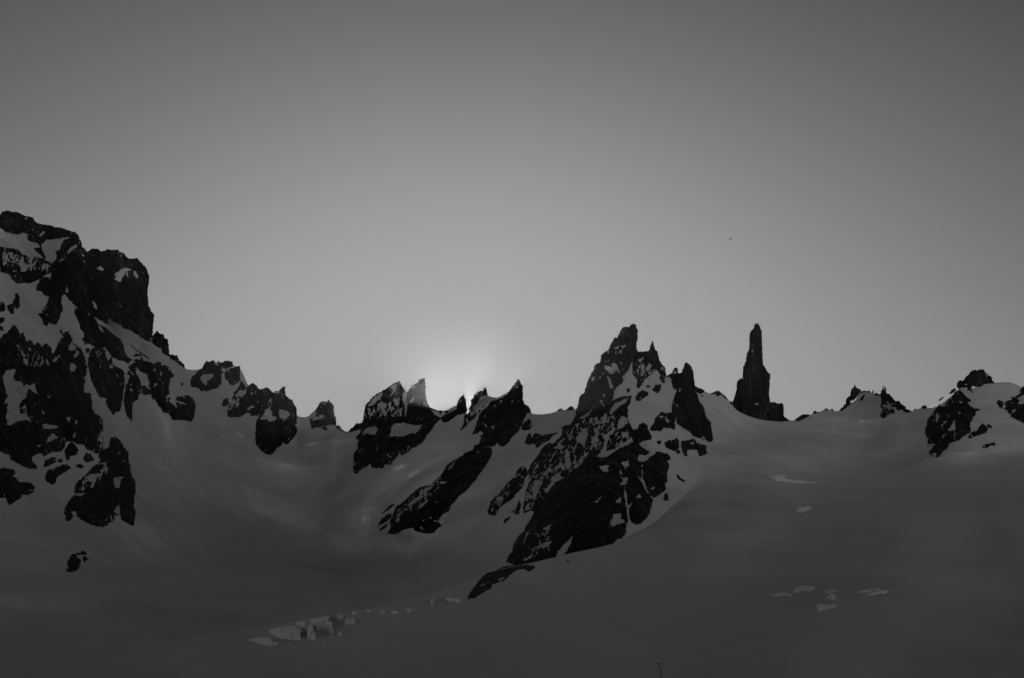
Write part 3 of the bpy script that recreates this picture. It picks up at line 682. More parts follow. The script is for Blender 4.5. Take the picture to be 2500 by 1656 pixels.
MAIN = Surf([(-300,1650,320),(-300,1400,420),(-300,1150,640),(-300,900,880),(-300,600,1050),
 (0,1650,280),(0,1550,360),(0,1450,460),(0,1300,640),(0,1150,740),(0,1000,840),(0,850,930),(0,700,1010),(0,520,1100),
 (200,1550,400),(200,1400,600),(200,1250,840),(220,1050,1020),(200,850,1150),(200,640,1235),
 (350,1550,440),(350,1400,800),(350,1300,960),(350,1190,1130),(350,1100,1215),(350,950,1310),(350,700,1330),(400,860,1410),(450,1000,1410),(450,900,1500),
 (550,1650,380),(550,1540,560),(550,1400,1000),(550,1285,1450),(550,1180,1540),(550,1080,1610),(550,980,1690),(520,900,1700),
 (700,1650,440),(700,1500,700),(700,1420,1040),(700,1335,1500),(700,1240,1690),(700,1150,1830),(700,1080,1920),(700,1020,1980),
 (850,1620,500),(850,1480,680),(850,1430,1000),(850,1390,1320),(850,1280,1480),(850,1180,1640),(850,1100,1790),(850,1050,1900),
 (1000,1600,560),(1000,1450,760),(1000,1410,960),(1000,1380,1180),(1000,1300,1260),(1000,1200,1386),(1000,1100,1541),(1000,990,1772),
 (1140,1600,560),(1140,1430,740),(1140,1365,1020),(1140,1270,1139),(1150,1150,1336),(1150,1060,1555),(1140,1005,1720),
 (1300,1600,560),(1280,1400,760),(1300,1300,900),(1300,1200,1040),(1300,1100,1260),(1320,1012,1540),
 (1450,1500,640),(1450,1340,780),(1450,1200,900),(1450,1100,1040),(1450,1000,1240),(1500,900,1360),
 (1580,1500,700),(1580,1300,860),(1580,1180,1000),(1580,1060,1160),(1580,920,1360),
 (1700,1500,700),(1700,1240,1020),(1700,1150,1150),(1700,1060,1300),(1710,960,1440),
 (1850,1500,740),(1850,1210,1040),(1850,1110,1340),(1850,1025,1640),
 (2000,1500,740),(2000,1190,1300),(2000,1100,1500),(2000,1010,1760),
 (2150,1500,740),(2150,1170,1390),(2150,1080,1560),(2150,980,1800),
 (2300,1500,740),(2300,1160,1300),(2300,1080,1440),(2300,1000,1600),(2320,960,1640),
 (2500,1500,740),(2500,1150,1300),(2500,1060,1440),(2480,950,1640),(2800,1500,740),(2800,1150,1150),(2800,1000,1600)])

GLAC = Surf([(-300,1780,55),(0,1780,56),(700,1780,60),(1250,1780,62),(1900,1780,62),(2500,1780,62),(2800,1780,62),
 (-300,1656,100),(0,1656,104),(600,1656,110),(1250,1656,112),(1900,1656,110),(2800,1656,108),
 (-300,1600,170),(0,1600,180),(300,1600,210),(600,1570,270),(900,1600,190),(900,1500,330),
 (1200,1600,200),(1200,1500,330),(1160,1440,440),(1380,1354,640),(1400,1430,460),(1560,1310,800),
 (1700,1600,200),(1700,1500,330),(1700,1400,520),(1700,1290,800),(1900,1400,500),(1900,1300,760),(1900,1200,1160),
 (2200,1600,190),(2200,1480,300),(2200,1350,490),(2200,1250,840),(2200,1170,1380),(2500,1600,190),(2500,1450,380),(2500,1330,560),(2500,1230,880),(2500,1150,1290),(2800,1150,1150),
 (0,1500,480),(300,1500,560)])

# crest of the near glacier; left of ~450 and right of ~1600 it runs into the slopes behind
CREST = np.array([(-400,1590),(0,1580),(200,1575),(380,1570),(480,1556),(560,1542),(640,1527),(720,1515),(790,1505),(830,1497),(900,1484),(960,1470),(1040,1450),(1110,1432),(1160,1412),
 (1185,1398),(1230,1388),(1278,1378.5),(1355,1361),(1379,1354),(1460,1337),(1495,1328),(1530,1316),(1600,1290),(1700,1262),(1800,1235),(1900,1205),(2000,1185),(2200,1165),(2500,1150),(2900,1140)], float)
def crest(px):
    return np.interp(px, CREST[:, 0], CREST[:, 1])

def polyline_s(px, py, pts):
    """(height above the line in photo units, weight fading at the ends)"""
    pts = np.array(pts, float)
    y = np.interp(px, pts[:, 0], pts[:, 1])
    x0, x1 = pts[0, 0], pts[-1, 0]
    w = np.clip((px - x0) / (0.18 * (x1 - x0)), 0, 1) * np.clip((x1 - px) / (0.18 * (x1 - x0)), 0, 1)
    return y - py, w * w * (3 - 2 * w)

# wind lips, scarps and crevasses: (line, step in photo units of distance, face height, run out, surface)
SCARPS = [
 ('T11', [(240,625),(380,618),(500,620),(560,622)], 9, 5, 30), ('T11', [(880,540),(960,520),(1060,490),(1120,488),(1240,500),(1275,555),(1420,565),(1460,535),(1568,545),(1700,560)], 12, 5, 26),
 ('T12', [(0,1320),(200,1330),(360,1300),(640,1245),(900,1235),(1140,1235)], 7, 4, 26), ('T3', [(560,1030),(700,1030),(800,1065),(900,1110)], 14, 7, 40),
 ('T19', [(1000,215),(1200,270),(1400,310),(1600,325),(1850,335)], 6, 5, 40), ('T19', [(1500,370),(1700,400),(1900,405),(2060,395)], 10, 7, 34),
 ('T19', [(130,255),(250,285),(330,320),(420,345)], 8, 3, 16), ('T19', [(300,260),(380,270),(440,310)], 6, 3, 12),
 ('T9', [(900,770),(1050,790),(1190,790),(1300,770),(1568,755)], 10, 6, 34), ('T10', [(500,1200),(760,1195),(1000,1200)], 5, 4, 30),
 ('T4', [(430,1075),(560,1060),(700,1015)], 9, 4, 20), ('T4', [(800,800),(950,770),(1100,720)], 5, 5, 30),
 ('T15', [(0,1240),(130,1220),(300,1180)], 10, 9, 40), ('T8', [(150,890),(400,810),(620,765),(830,715),(1100,640)], 7, 10, 60),
 ('T11', [(560,120),(620,80),(700,30)], 8, 5, 16), ('T11', [(690,795),(760,760),(860,690)], 6, 5, 18),
 ('P', [(0,1545),(90,1525),(200,1505),(300,1500)], 6, 10, 60), ('P', [(150,1445),(260,1433),(400,1425)], 6, 7, 40), ('P', [(20,1500),(180,1470),(330,1455)], 6, 9, 40),
 ('P', [(300,1225),(420,1250),(560,1290),(700,1330),(820,1365),(1000,1372)], 9, 30, 80),
 ('P', [(480,1170),(600,1195),(720,1235)], 3, 9, 40), ('P', [(620,1130),(760,1160),(870,1175)], 3, 9, 40),
 ('P', [(2000,1170),(2200,1160),(2500,1140)], 2.5, 26, 80), ('P', [(1700,1205),(1800,1190),(1950,1185)], 4, 14, 50),
 ('T18', [(120,1270),(280,1262),(560,1262)], 6, 5, 22), ('T18', [(560,1240),(700,1230),(960,1240)], 6, 4, 20), ('T18', [(960,1310),(1100,1275),(1400,1235),(1540,1190)], 8, 5, 26),
 ('T18', [(480,1340),(620,1400),(770,1410),(900,1370),(1010,1340)], 7, 5, 24), ('T17', [(170,690),(400,705),(480,705),(560,700)], 5, 3, 14), ('T17', [(400,640),(700,650),(900,640)], 6, 4, 16),
 ('T17', [(1000,500),(1100,515),(1270,540)], 6, 3, 14), ('T17', [(1180,410),(1300,405),(1400,400)], 4, 3, 12), ('T17', [(1440,380),(1540,395),(1640,385)], 5, 3, 12), ('T17', [(1900,265),(1960,265),(2010,255)], 5, 3, 10),
]
# broad rolls of the snow: (line, metres the slope steps back, half width in photo units)
ROLLS = [
 ([(200,1205),(300,1225),(420,1250),(560,1290),(700,1335),(820,1372),(1000,1385),(1140,1372),(1290,1340)], 90, 30),
 ([(1560,1325),(1640,1290),(1800,1240),(2000,1205),(2250,1190),(2500,1185),(3000,1180)], 90, 26),
 ([(1650,1110),(1850,1085),(2050,1080),(2200,1100)], 60, 22),
 ([(-400,1440),(0,1432),(150,1422),(300,1400),(420,1390)], 45, 16), ([(-400,1475),(60,1462),(260,1440),(420,1432)], -9, 12),
 ([(-400,1545),(100,1530),(250,1508),(400,1500)], 26, 14), ([(60,1590),(300,1560),(520,1580)], 12, 14),
 ([(300,1120),(420,1140),(560,1165),(720,1205),(850,1235)], 24, 20), ([(420,1190),(560,1225),(700,1275),(800,1310)], -10, 22),
 ([(800,1150),(950,1110),(1060,1060)], 40, 16), ([(820,1215),(900,1190),(990,1130)], -26, 14),
 ([(1060,1290),(1150,1250),(1240,1215)], 34, 16), ([(1700,1400),(1950,1385),(2200,1395),(2500,1370)], 26, 22), ([(1250,1560),(1600,1540),(2000,1560)], 9, 20),
 ([(500,1080),(620,1092),(760,1110)], 36, 12), ([(1420,1160),(1600,1210),(1750,1200)], 24, 14),
]
def rolls(px, py):
    d = 0.0
    for pts, A, w in ROLLS:
        s, wt = polyline_s(px, py, pts)
        d = d + wt * A * 0.5 * (1 + np.tanh(s / w)) * np.exp(-np.maximum(s - 2 * w, 0) / (9.0 * w))
    return d

def relief(px, py, Y, near):
    """small forms of the snow, as a relative change of distance"""
    vx, vz = ray(px, py)
    X, Z = vx * Y, vz * Y
    pxm = Y / FPX
    d = 0.0
    for tile, pts, A, w, L in SCARPS:
        k = PATCH[tile]
        q = [(k[0] + a * k[2], k[1] + b * k[2]) for a, b in pts]
        x0, x1 = q[0][0], q[-1][0]
        s, wt = polyline_s(px, py, q)
        if tile in ('T17', 'T18'): A = A * 2.0
        up = np.clip(s / w, 0, 1)
        d = d - wt * A * pxm * np.where(s > 0, up * np.exp(-np.maximum(s - w, 0) / L), 0) * SCARP_K
    big = fbm(X / 170, Y / 170, Z / 170, 3, 5)
    mid = fbm(X / 38, Y / 60, Z / 38, 3, 9)
    sml = fbm(X / 7, Y / 16, Z / 7, 3, 13)
    d = d + rolls(px, py)
    if near:
        k = np.clip((Y - 60) / 400, 0.05, 1)
        return (d + 18 * big * k + 3.2 * mid * k + 0.35 * sml * k) / Y
    return (d + 34 * big + 5 * mid + 0.6 * sml) / Y
SCARP_K = 1.7

def main_Y(px, py):
    py = np.maximum(py, skyline(px))          # above the snow the rock stands straight up
    Y = MAIN(px, py)
    return Y * (1 + relief(px, py, Y, False))

def softmin(a, b, k):
    h = np.clip(0.5 + 0.5 * (b - a) / k, 0, 1)
    return b * (1 - h) + a * h - k * h * (1 - h)

def glac_Y(px, py):
    Y = GLAC(px, py)
    Y = Y * (1 + relief(px, py, Y, True))
    side = np.clip((px - 1530) / 190, 0, 1) + np.clip((440 - px) / 160, 0, 1)
    side = side * side * (3 - 2 * side)
    Ym = main_Y(px, py)
    t = softmin(Y, Ym * 0.9995, 120.0 + 230 * np.where(px > 1500, side, 0))
    return np.where(side > 0, Y * (1 - side) + t * side, Y)

def snow_Y(px, py):
    """distance of the snow seen at a photo point"""
    c = crest(px) - np.clip((px - 1540) / 150, 0, 1) * 100
    return np.where(py > c, glac_Y(px, py), main_Y(px, py))

def place(px, py, Y):
    vx, vz = ray(px, py)
    return np.stack([vx * Y, Y * np.ones_like(vx), vz * Y], -1)

# ------------------------------------------------------------------ object helpers
def link(name, verts, faces, mat, parent=None, attr=None, smooth=False, loc=None):
    me = bpy.data.meshes.new(name)
    verts = np.asarray(verts, float).reshape(-1, 3)
    if loc is None: loc = np.zeros(3)
    loc = np.asarray(loc, float)
    verts = verts - loc
    F = [np.asarray(f, np.int64) for f in (faces if isinstance(faces, (list, tuple)) else [faces])]
    nl = sum(f.size for f in F); nf = sum(len(f) for f in F)
    me.vertices.add(len(verts)); me.vertices.foreach_set('co', verts.astype(np.float32).ravel())
    me.loops.add(nl); me.loops.foreach_set('vertex_index', np.concatenate([f.ravel() for f in F]).astype(np.int32))
    me.polygons.add(nf)
    tot = np.concatenate([np.full(len(f), f.shape[1]) for f in F]).astype(np.int32)
    me.polygons.foreach_set('loop_start', np.concatenate([[0], np.cumsum(tot)[:-1]]).astype(np.int32))
    me.polygons.foreach_set('loop_total', tot)
    me.polygons.foreach_set('use_smooth', np.full(nf, smooth))
    me.update(calc_edges=True); me.validate()
    if attr is not None:
        a = me.attributes.new('snow', 'FLOAT', 'POINT')
        a.data.foreach_set('value', np.asarray(attr, np.float32).ravel())
    me.materials.append(mat)
    o = bpy.data.objects.new(name, me)
    scene.collection.objects.link(o)
    o.location = loc
    if parent is not None: o.parent = parent
    return o

def tag(o, label=None, cat=None, group=None, kind=None):
    if label: o['label'] = label
    if cat: o['category'] = cat
    if group and group != '-': o['group'] = group
    if kind: o['kind'] = kind
    return o

def grid_faces(nx, ny):
    i = np.arange(ny - 1)[:, None] * nx + np.arange(nx - 1)[None]
    return np.stack([i, i + nx, i + nx + 1, i + 1], -1).reshape(-1, 4)

# ------------------------------------------------------------------ materials
def new_mat(name):
    m = bpy.data.materials.new(name); m.use_nodes = True
    nt = m.node_tree
    return m, nt, nt.nodes, nt.links, nt.nodes['Principled BSDF']

def noise(N, L, vec, scale, detail=6, rough=0.6, stretch=None):
    n = N.new('ShaderNodeTexNoise'); n.inputs['Scale'].default_value = scale
    n.inputs['Detail'].default_value = detail; n.inputs['Roughness'].default_value = rough
    if stretch:
        mp = N.new('ShaderNodeMapping'); mp.inputs['Scale'].default_value = stretch
        L.new(vec, mp.inputs[0]); vec = mp.outputs[0]
    L.new(vec, n.inputs['Vector'])
    return n.outputs['Fac']

def ramp(N, L, fac, stops):
    r = N.new('ShaderNodeValToRGB'); L.new(fac, r.inputs[0])
    el = r.color_ramp.elements
    while len(el) < len(stops): el.new(0.5)
    for e, (p, c) in zip(el, stops):
        e.position = p; e.color = (c, c, c, 1)
    return r.outputs[0]

def bump(N, L, h, dist, strength=1.0, normal=None):
    b = N.new('ShaderNodeBump'); b.inputs['Distance'].default_value = dist; b.inputs['Strength'].default_value = strength
    L.new(h, b.inputs['Height'])
    if normal is not None: L.new(normal, b.inputs['Normal'])
    return b.outputs[0]

SNOW_ALB = 0.55
def snow_nodes(N, L):
    g = N.new('ShaderNodeNewGeometry').outputs['Position']
    c = ramp(N, L, noise(N, L, g, 0.012, 5, 0.55, (1, .5, 2.4)), [(0.3, SNOW_ALB * 0.88), (0.7, SNOW_ALB * 1.06)])
    h = bump(N, L, noise(N, L, g, 0.05, 8, 0.6, (0.9, 0.7, 1.1)), 2.6, 0.5)
    h = bump(N, L, noise(N, L, g, 0.9, 6, 0.6, (0.6, 1, 1.5)), 0.10, 0.5, h)
    return c, h

def make_snow():
    m, nt, N, L, B = new_mat('snow')
    c, h = snow_nodes(N, L)
    L.new(c, B.inputs['Base Color']); L.new(h, B.inputs['Normal'])
    B.inputs['Roughness'].default_value = 0.85
    B.inputs['Specular IOR Level'].default_value = 0.15
    return m

def make_ice():
    m, nt, N, L, B = new_mat('glacier_ice')
    g = N.new('ShaderNodeNewGeometry').outputs['Position']
    c = ramp(N, L, noise(N, L, g, 0.35, 8, 0.7, (2.2, 1, .7)), [(0.36, 0.34), (0.46, 0.72), (0.8, 0.84)])
    h = bump(N, L, noise(N, L, g, 0.6, 8, 0.7), 0.8, 0.6)
    L.new(c, B.inputs['Base Color']); L.new(h, B.inputs['Normal'])
    B.inputs['Roughness'].default_value = 0.6
    return m

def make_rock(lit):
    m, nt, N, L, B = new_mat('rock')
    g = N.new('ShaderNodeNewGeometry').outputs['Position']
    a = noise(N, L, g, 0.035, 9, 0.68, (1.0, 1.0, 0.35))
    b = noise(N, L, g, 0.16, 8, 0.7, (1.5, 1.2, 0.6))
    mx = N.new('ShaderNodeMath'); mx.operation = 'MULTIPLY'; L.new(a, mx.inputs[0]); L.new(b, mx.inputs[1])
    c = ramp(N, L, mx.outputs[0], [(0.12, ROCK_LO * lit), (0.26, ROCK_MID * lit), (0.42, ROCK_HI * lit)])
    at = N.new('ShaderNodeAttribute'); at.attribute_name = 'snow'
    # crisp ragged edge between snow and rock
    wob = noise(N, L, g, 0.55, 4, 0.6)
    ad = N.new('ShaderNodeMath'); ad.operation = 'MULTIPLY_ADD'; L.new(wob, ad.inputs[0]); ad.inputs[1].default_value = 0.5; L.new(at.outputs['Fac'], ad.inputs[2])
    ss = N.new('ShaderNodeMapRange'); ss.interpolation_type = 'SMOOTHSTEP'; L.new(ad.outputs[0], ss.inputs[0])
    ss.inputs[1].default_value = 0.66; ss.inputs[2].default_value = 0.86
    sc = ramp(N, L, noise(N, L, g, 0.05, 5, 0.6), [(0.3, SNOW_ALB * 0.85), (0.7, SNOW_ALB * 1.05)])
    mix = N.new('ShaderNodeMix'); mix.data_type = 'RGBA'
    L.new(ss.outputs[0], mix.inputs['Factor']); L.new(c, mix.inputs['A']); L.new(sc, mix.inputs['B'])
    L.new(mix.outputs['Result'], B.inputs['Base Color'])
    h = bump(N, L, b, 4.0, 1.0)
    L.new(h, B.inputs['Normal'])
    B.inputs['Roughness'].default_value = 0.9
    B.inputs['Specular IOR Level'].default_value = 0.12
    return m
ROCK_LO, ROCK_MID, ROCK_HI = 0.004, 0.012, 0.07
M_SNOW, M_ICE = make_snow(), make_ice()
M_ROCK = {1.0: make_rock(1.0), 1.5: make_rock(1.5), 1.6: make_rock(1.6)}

# ------------------------------------------------------------------ the snow
def snow_mountain():
    x = np.concatenate([np.arange(-1500, -400, 60.0), np.arange(-400, 2900.1, 5.0), np.arange(2960, 4000, 60.0)])
    nu = 230
    sk = skyline(x)
    t = np.linspace(0, 1, nu)
    PX = np.repeat(x[None], nu, 0)
    PY = 1690 + (sk[None] - 1690) * (t[:, None] ** 0.9)
    # keep clear of the near glacier: below its crest the far slope is hidden anyway
    Y = main_Y(np.clip(PX, -400, 2900), PY)
    V = place(PX, PY, Y)
    rows = [V]
    top = V[-1]
    for dy, dz in ((2, -.3), (8, -3.0), (18, -9), (40, -22), (90, -62), (180, -130), (360, -250), (600, -420)):
        r = top.copy(); r[:, 1] += dy; r[:, 2] = np.maximum(r[:, 2] + dz, 0); r[:, 0] *= (top[:, 1] + dy) / top[:, 1]
        rows.append(r[None])
    V = np.concatenate(rows, 0)
    o = link('mountain_snow', V.reshape(-1, 3), grid_faces(len(x), V.shape[0])[:, ::-1], M_SNOW, smooth=True)
    tag(o, kind='structure', label='snow slopes of the mountain cirque rising to the ridge')

def glacier():
    x = np.concatenate([np.arange(-1500, -400, 60.0), np.arange(-400, 2900.1, 4.0), np.arange(2960, 4000, 60.0)])
    nu = 260
    cr = crest(x)
    ext = np.where(x > 1540, np.clip((x - 1540) / 150, 0, 1) * 130, 0) + np.where(x < 440, np.clip((440 - x) / 120, 0, 1) * 110, 0)
    top = cr - ext
    t = np.linspace(0, 1, nu)
    PX = np.repeat(x[None], nu, 0)
    PY = 1780 + (top[None] - 1780) * (t[:, None] ** 0.85)
    PC = np.clip(PX, -400, 2900)
    Yg = glac_Y(PC, PY)
    # the sheet thins out onto the slope behind it
    f = np.clip((cr[None] - PY) / np.maximum(ext[None], 1) * 1.25 - 0.2, 0, 1) * (ext[None] > 0)
    f = f * f * (3 - 2 * f)
    Yg = Yg * (1 - f) + main_Y(PC, PY) * 0.99996 * f
    V = place(PX, PY, Yg)
    last = V[-1]
    rows = [V]
    side = (ext > 0)
    rows.append(last[None].copy())      # a hard edge where the sheet ends
    for dy, dz in ((2, .02), (6, -.4), (14, -2.2), (30, -7), (60, -18), (120, -40)):
        r = last.copy(); r[:, 1] += dy; r[:, 2] += dz - np.where(side, 14, 0); r[:, 0] *= (last[:, 1] + dy) / last[:, 1]
        rows.append(r[None])
    first = V[0].copy(); first[:, 1] -= 12; first[:, 2] = -4
    V = np.concatenate([first[None]] + rows, 0)
    o = link('glacier', V.reshape(-1, 3), grid_faces(len(x), V.shape[0])[:, ::-1], M_SNOW, smooth=True)
    tag(o, kind='structure', label='smooth snow covered glacier in the foreground')

def ground():
    n, R = 96, 2650.0
    rr = [0, 15, 40, 90, 200, 450, 1000, 1800, R]
    V = [(0, 0, -1.9)]; F3, F4 = [], []
    for i, r in enumerate(rr[1:]):
        for k in range(n):
            a = 2 * math.pi * k / n
            V.append((r * math.sin(a), r * math.cos(a), -1.9 - 0.001 * r))
    for k in range(n):
        F3.append((0, 1 + (k + 1) % n, 1 + k))
    for i in range(len(rr) - 2):
        for k in range(n):
            a, b = 1 + i * n + k, 1 + i * n + (k + 1) % n
            F4.append((a, b, b + n, a + n))
    o = link('ground', np.array(V), [np.array(F3), np.array(F4)], M_SNOW, smooth=True)
    tag(o, kind='structure', label='flat snow around the viewer')

# ------------------------------------------------------------------ rock and ice bodies
def opts(s):
    d = {}
    for t in s.split():
        if '=' in t:
            k, v = t.split('='); d[k] = float(v)
    return d

def body(name, label, cat, group, o, polys, snows, mixed, mat, ice=False, seed=1):
    g = o.get('g', 1.6)
    nA = o.get('n', 1.9 if not ice else 1.0)
    allp = np.concatenate(polys)
    x0, y0 = allp.min(0) - 8; x1, y1 = allp.max(0) + 8
    w = max(x1 - x0, y1 - y0)
    if w < 60: g = 1.25
    if ice: g = min(g, 1.0)
    xs, ys = np.arange(x0, x1, g), np.arange(y0, y1, g)
    PX, PY = np.meshgrid(xs, ys)
    Fd = np.full(PX.shape, -1e9)
    for p in polys: Fd = np.maximum(Fd, sdf(PX, PY, p))
    size = max(Fd.max(), 1.0)
    # ragged outline, a little less on the small pieces
    amp = nA * min(1.0, 0.35 + size / 14.0)
    nz = fbm(PX / 11.0, PY / 15.0, PX * 0 + seed, 3, seed) * 0.6 + fbm(PX / 3.2, PY / 4.6, PX * 0 + seed, 3, seed + 3, ridged=True, gain=.7) * 0.8
    if not ice:   # small teeth where rock and snow interlock
        nz = nz + 0.5 * np.sign(fbm(PX / 2.4, PY / 4.0, PX * 0 + seed, 2, seed + 6)) * np.abs(fbm(PX / 2.4, PY / 4.0, PX * 0 + seed, 2, seed + 6)) ** .5
    Fn = Fd + amp * (nz + 0.12)
    inside = Fn > 0
    cell = inside[:-1, :-1] | inside[1:, :-1] | inside[:-1, 1:] | inside[1:, 1:]
    used = np.zeros(PX.shape, bool)
    used[:-1, :-1] |= cell; used[1:, :-1] |= cell; used[:-1, 1:] |= cell; used[1:, 1:] |= cell
    # snap the outermost vertices to the outline
    gy, gx = np.gradient(Fn, g)
    gg = gx * gx + gy * gy + 0.05
    out = used & ~inside
    sx = np.clip(-Fn * gx / gg, -g * 0.9, g * 0.9); sy = np.clip(-Fn * gy / gg, -g * 0.9, g * 0.9)
    QX = np.where(out, PX + sx, PX); QY = np.where(out, PY + sy, PY)
    D = np.where(inside, np.maximum(Fn, 0.0), 0.0)
    base = (snow_Y if ice or o.get('near') else main_Y)(QX, QY) if not o.get('Y') else np.full(QX.shape, o['Y'])
    if label_is_near(name, label): base = snow_Y(QX, QY)
    base = np.where(QX > 1535, np.minimum(base, snow_Y(QX, QY)), base)
    base = base + o.get('dy', 0.0)
    if o.get('Ymax'): base = np.minimum(base, o['Ymax'])
    if o.get('wall'):      # a snow wall running away from the viewer, its left side to the sun
        t = ray(QX, QY)[0]
        base = 1780 + (744.3 - 1780 * t) / (t - 0.268)
    if ice:                # sheer walls standing on their foot
        low = np.where(inside, PY, -1).max(0)
        low = np.where(low < 0, PY.mean(), low)
        kk = np.ones(9) / 9
        low = np.convolve(np.pad(low, 4, mode='edge'), kk, 'valid')
        foot = snow_Y(QX, np.repeat(low[None], PX.shape[0], 0) + 1)
        wall = foot + (base - foot) * o.get('lean', 0.22)
        buried = base
        base = np.minimum(wall, base)
    pm = base / FPX
    vx, vz = ray(QX, QY)
    X, Z = vx * base, vz * base
    sc = 1.0 / (pm.mean() if pm.size else 1.0)
    off = abs((allp[:, 0].mean() - W0 / 2) / FPX - SUN[0])
    th = o.get('th', 10.0) * (1 - 1.5 * min(off, 0.45))
    rough = 1 - 1.6 * min(off, 0.45)
    prof = th * (1 - np.exp(-D / (0.75 * th + 1)))          # rounded body, metres via pm
    # snow lying on it
    S = np.full(PX.shape, -1e9)
    for p in snows: S = np.maximum(S, sdf(QX, QY, p))
    wob = fbm(PX / 8.0, PY / 8.0, PX * 0 + seed, 3, seed + 31) * 2.0 + fbm(PX / 2.6, PY / 2.6, PX * 0, 1, seed + 37) * 1.1
    Sn = S + wob * np.clip(size / 12, .4, 1)
    dirx = o.get('dir', 0.0)
    if dirx:   # ledges of the slanting ribs climb to the right
        u, v = QX * 0.62 - QY * 0.78, QX * 0.78 + QY * 0.62
    else:
        u, v = QY * 1.0, QX
    spk = fbm(v / 5.0, u / 9.0, PX * 0 + seed, 3, seed + 41, gain=0.75)
    strk = fbm(u / 16.0 + 0.2 * v / 5, v / 5.5, PX * 0 + seed, 3, seed + 47, ridged=True, gain=0.6)
    spk = 0.42 * spk + 0.75 * strk - 0.12 * (np.abs(fbm(PX / 30, PY / 30, PX * 0, 2, seed + 50)) < .15)
    Mx = np.full(PX.shape, -1e9)
    for p in mixed: Mx = np.maximum(Mx, sdf(QX, QY, p))
    density = np.where(Mx > 0, np.clip(Mx / 10, 0, 1), 0)
    fray = np.clip(1.3 - D / 14.0, 0, 1)
    thr = 0.83 - 0.46 * density - o.get('m', .1) * 0.6 - 0.10 * fray * (o.get('m', .1) > 0)
    snowv = np.maximum(Sn * 0.8, (spk - thr) * 9.0) if not ice else np.full(PX.shape, 5.0)
    snowA = np.clip(snowv * 0.5 + 0.5, 0, 1)
    soft = 1 - 0.8 * np.clip(Sn, 0, 1)
    # crags, gullies and ledges
    kx = 1 / 26.0 if not ice else 1 / 9.0
    if o.get('cd'):
        n1 = fbm(v * kx * 0.55, u * kx * 1.9, X * 0 + seed, 5, seed + 5, ridged=True)
    elif ice:
        n1 = -fbm((QX * 0.62 + QY * 0.78) * 0.17, (QX * 0.78 - QY * 0.62) * 0.02, X * 0 + seed, 2, seed + 5, ridged=True)
        n1 = -np.clip(-n1 - 0.12, 0, 1) * 4.0
    else:
        n1 = fbm(QX * kx * 1.5, QY * kx * 0.55, X * 0 + seed, 5, seed + 5, ridged=True)
    n2 = fbm(QX / 9.0, QY / 9.0, X * 0 + seed, 4, seed + 9, gain=0.65)
    ramp_in = np.clip(D / (0.25 * th + 2), 0, 1)
    crag = rough * (0.30 * th * n1 + 0.16 * th * n2 + 1.2 * fbm(QX / 3.0, QY / 3.0, X * 0, 2, seed + 12)) * ramp_in * soft if not ice else (0.5 * th * n1 + 0.22 * th * n2) * ramp_in
    if ice: prof = 0.35 * th * np.clip(D / 2.5, 0, 1) ** 0.6
    if o.get('wall'): prof = D * 0; crag = D * 0
    front = base - pm * np.maximum(prof + crag + 0.8 * np.clip(D / 2, 0, 1), np.minimum(D, 1.0) * 0.8)
    back = base + pm * (prof * 0.8 + 0.25 * th * np.abs(n2) * ramp_in + np.minimum(D, 1.0))
    if ice: back = np.maximum(back, buried + pm * 3)
    if o.get('wall'): snowA = np.ones(PX.shape); front = base; back = base + 10 * np.clip(D, 0, 1)
    idx = -np.ones(PX.shape, np.int64)
    idx[used] = np.arange(used.sum())
    a, b, c, d = idx[:-1, :-1][cell], idx[1:, :-1][cell], idx[1:, 1:][cell], idx[:-1, 1:][cell]
    Fq = np.stack([a, b, c, d], 1)
    nv = int(used.sum())
    Vf = place(QX[used], QY[used], front[used]); Vb = place(QX[used], QY[used], back[used])
    # front and back share the rim (vertices outside the outline)
    rim = out[used]
    mapb = np.arange(nv) + nv
    mapb[rim] = np.arange(nv)[rim]
    V = np.concatenate([Vf, Vb], 0)
    Fb = mapb[Fq][:, ::-1]
    # drop unused duplicate rim vertices
    keep = np.ones(2 * nv, bool); keep[nv:][rim] = False
    new = np.cumsum(keep) - 1
    V = V[keep]; Fa = new[np.concatenate([Fq, Fb], 0)]
    at = np.concatenate([snowA[used], snowA[used]])[keep]
    cen = Vf.mean(0); cen[2] = Vf[:, 2].min()
    ob = link(name, V, Fa, mat, attr=at, loc=cen)
    tag(ob, label, cat, group)
    return ob

NEAR = ('long low rock ridge', 'dark pebble alone')
def label_is_near(name, label):
    return any(label.startswith(s) for s in NEAR)

def rocks():
    cur = None; out = []
    for ln in ROCKS.strip().splitlines():
        ln = ln.strip()
        if ln.startswith('@'):
            f = [s.strip() for s in ln[1:].split('|')]
            cur = dict(name=f[0], label=f[1], cat=f[2], group=f[3], o=opts(f[4]), O=[], S=[], M=[])
            out.append(cur)
        elif ln:
            cur[ln[0]].append(parse(ln[1:]))
    for i, r in enumerate(out):
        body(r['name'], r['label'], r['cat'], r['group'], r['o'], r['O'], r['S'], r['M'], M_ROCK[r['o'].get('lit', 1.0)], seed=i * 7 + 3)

def ices():
    cur = None; out = []
    for ln in ICE.strip().splitlines():
        ln = ln.strip()
        if ln.startswith('@'):
            f = [s.strip() for s in ln[1:].split('|')]
            cur = dict(name=f[0], label=f[1], cat=f[2], O=[])
            out.append(cur)
        elif ln:
            cur['O'].append(parse(ln[1:]))
    for i, r in enumerate(out):
        cx = r['O'][0][:, 0].mean()
        body(r['name'], r['label'], r['cat'], 'ice blocks and ice lips on the snow', dict(th=11.0 if cx > 1700 else 8.0, lean=0.42 if cx > 1700 else 0.2, n=2.0 if cx > 1700 else 1.3), r['O'], [], [], M_ICE, ice=True, seed=i * 5 + 501)

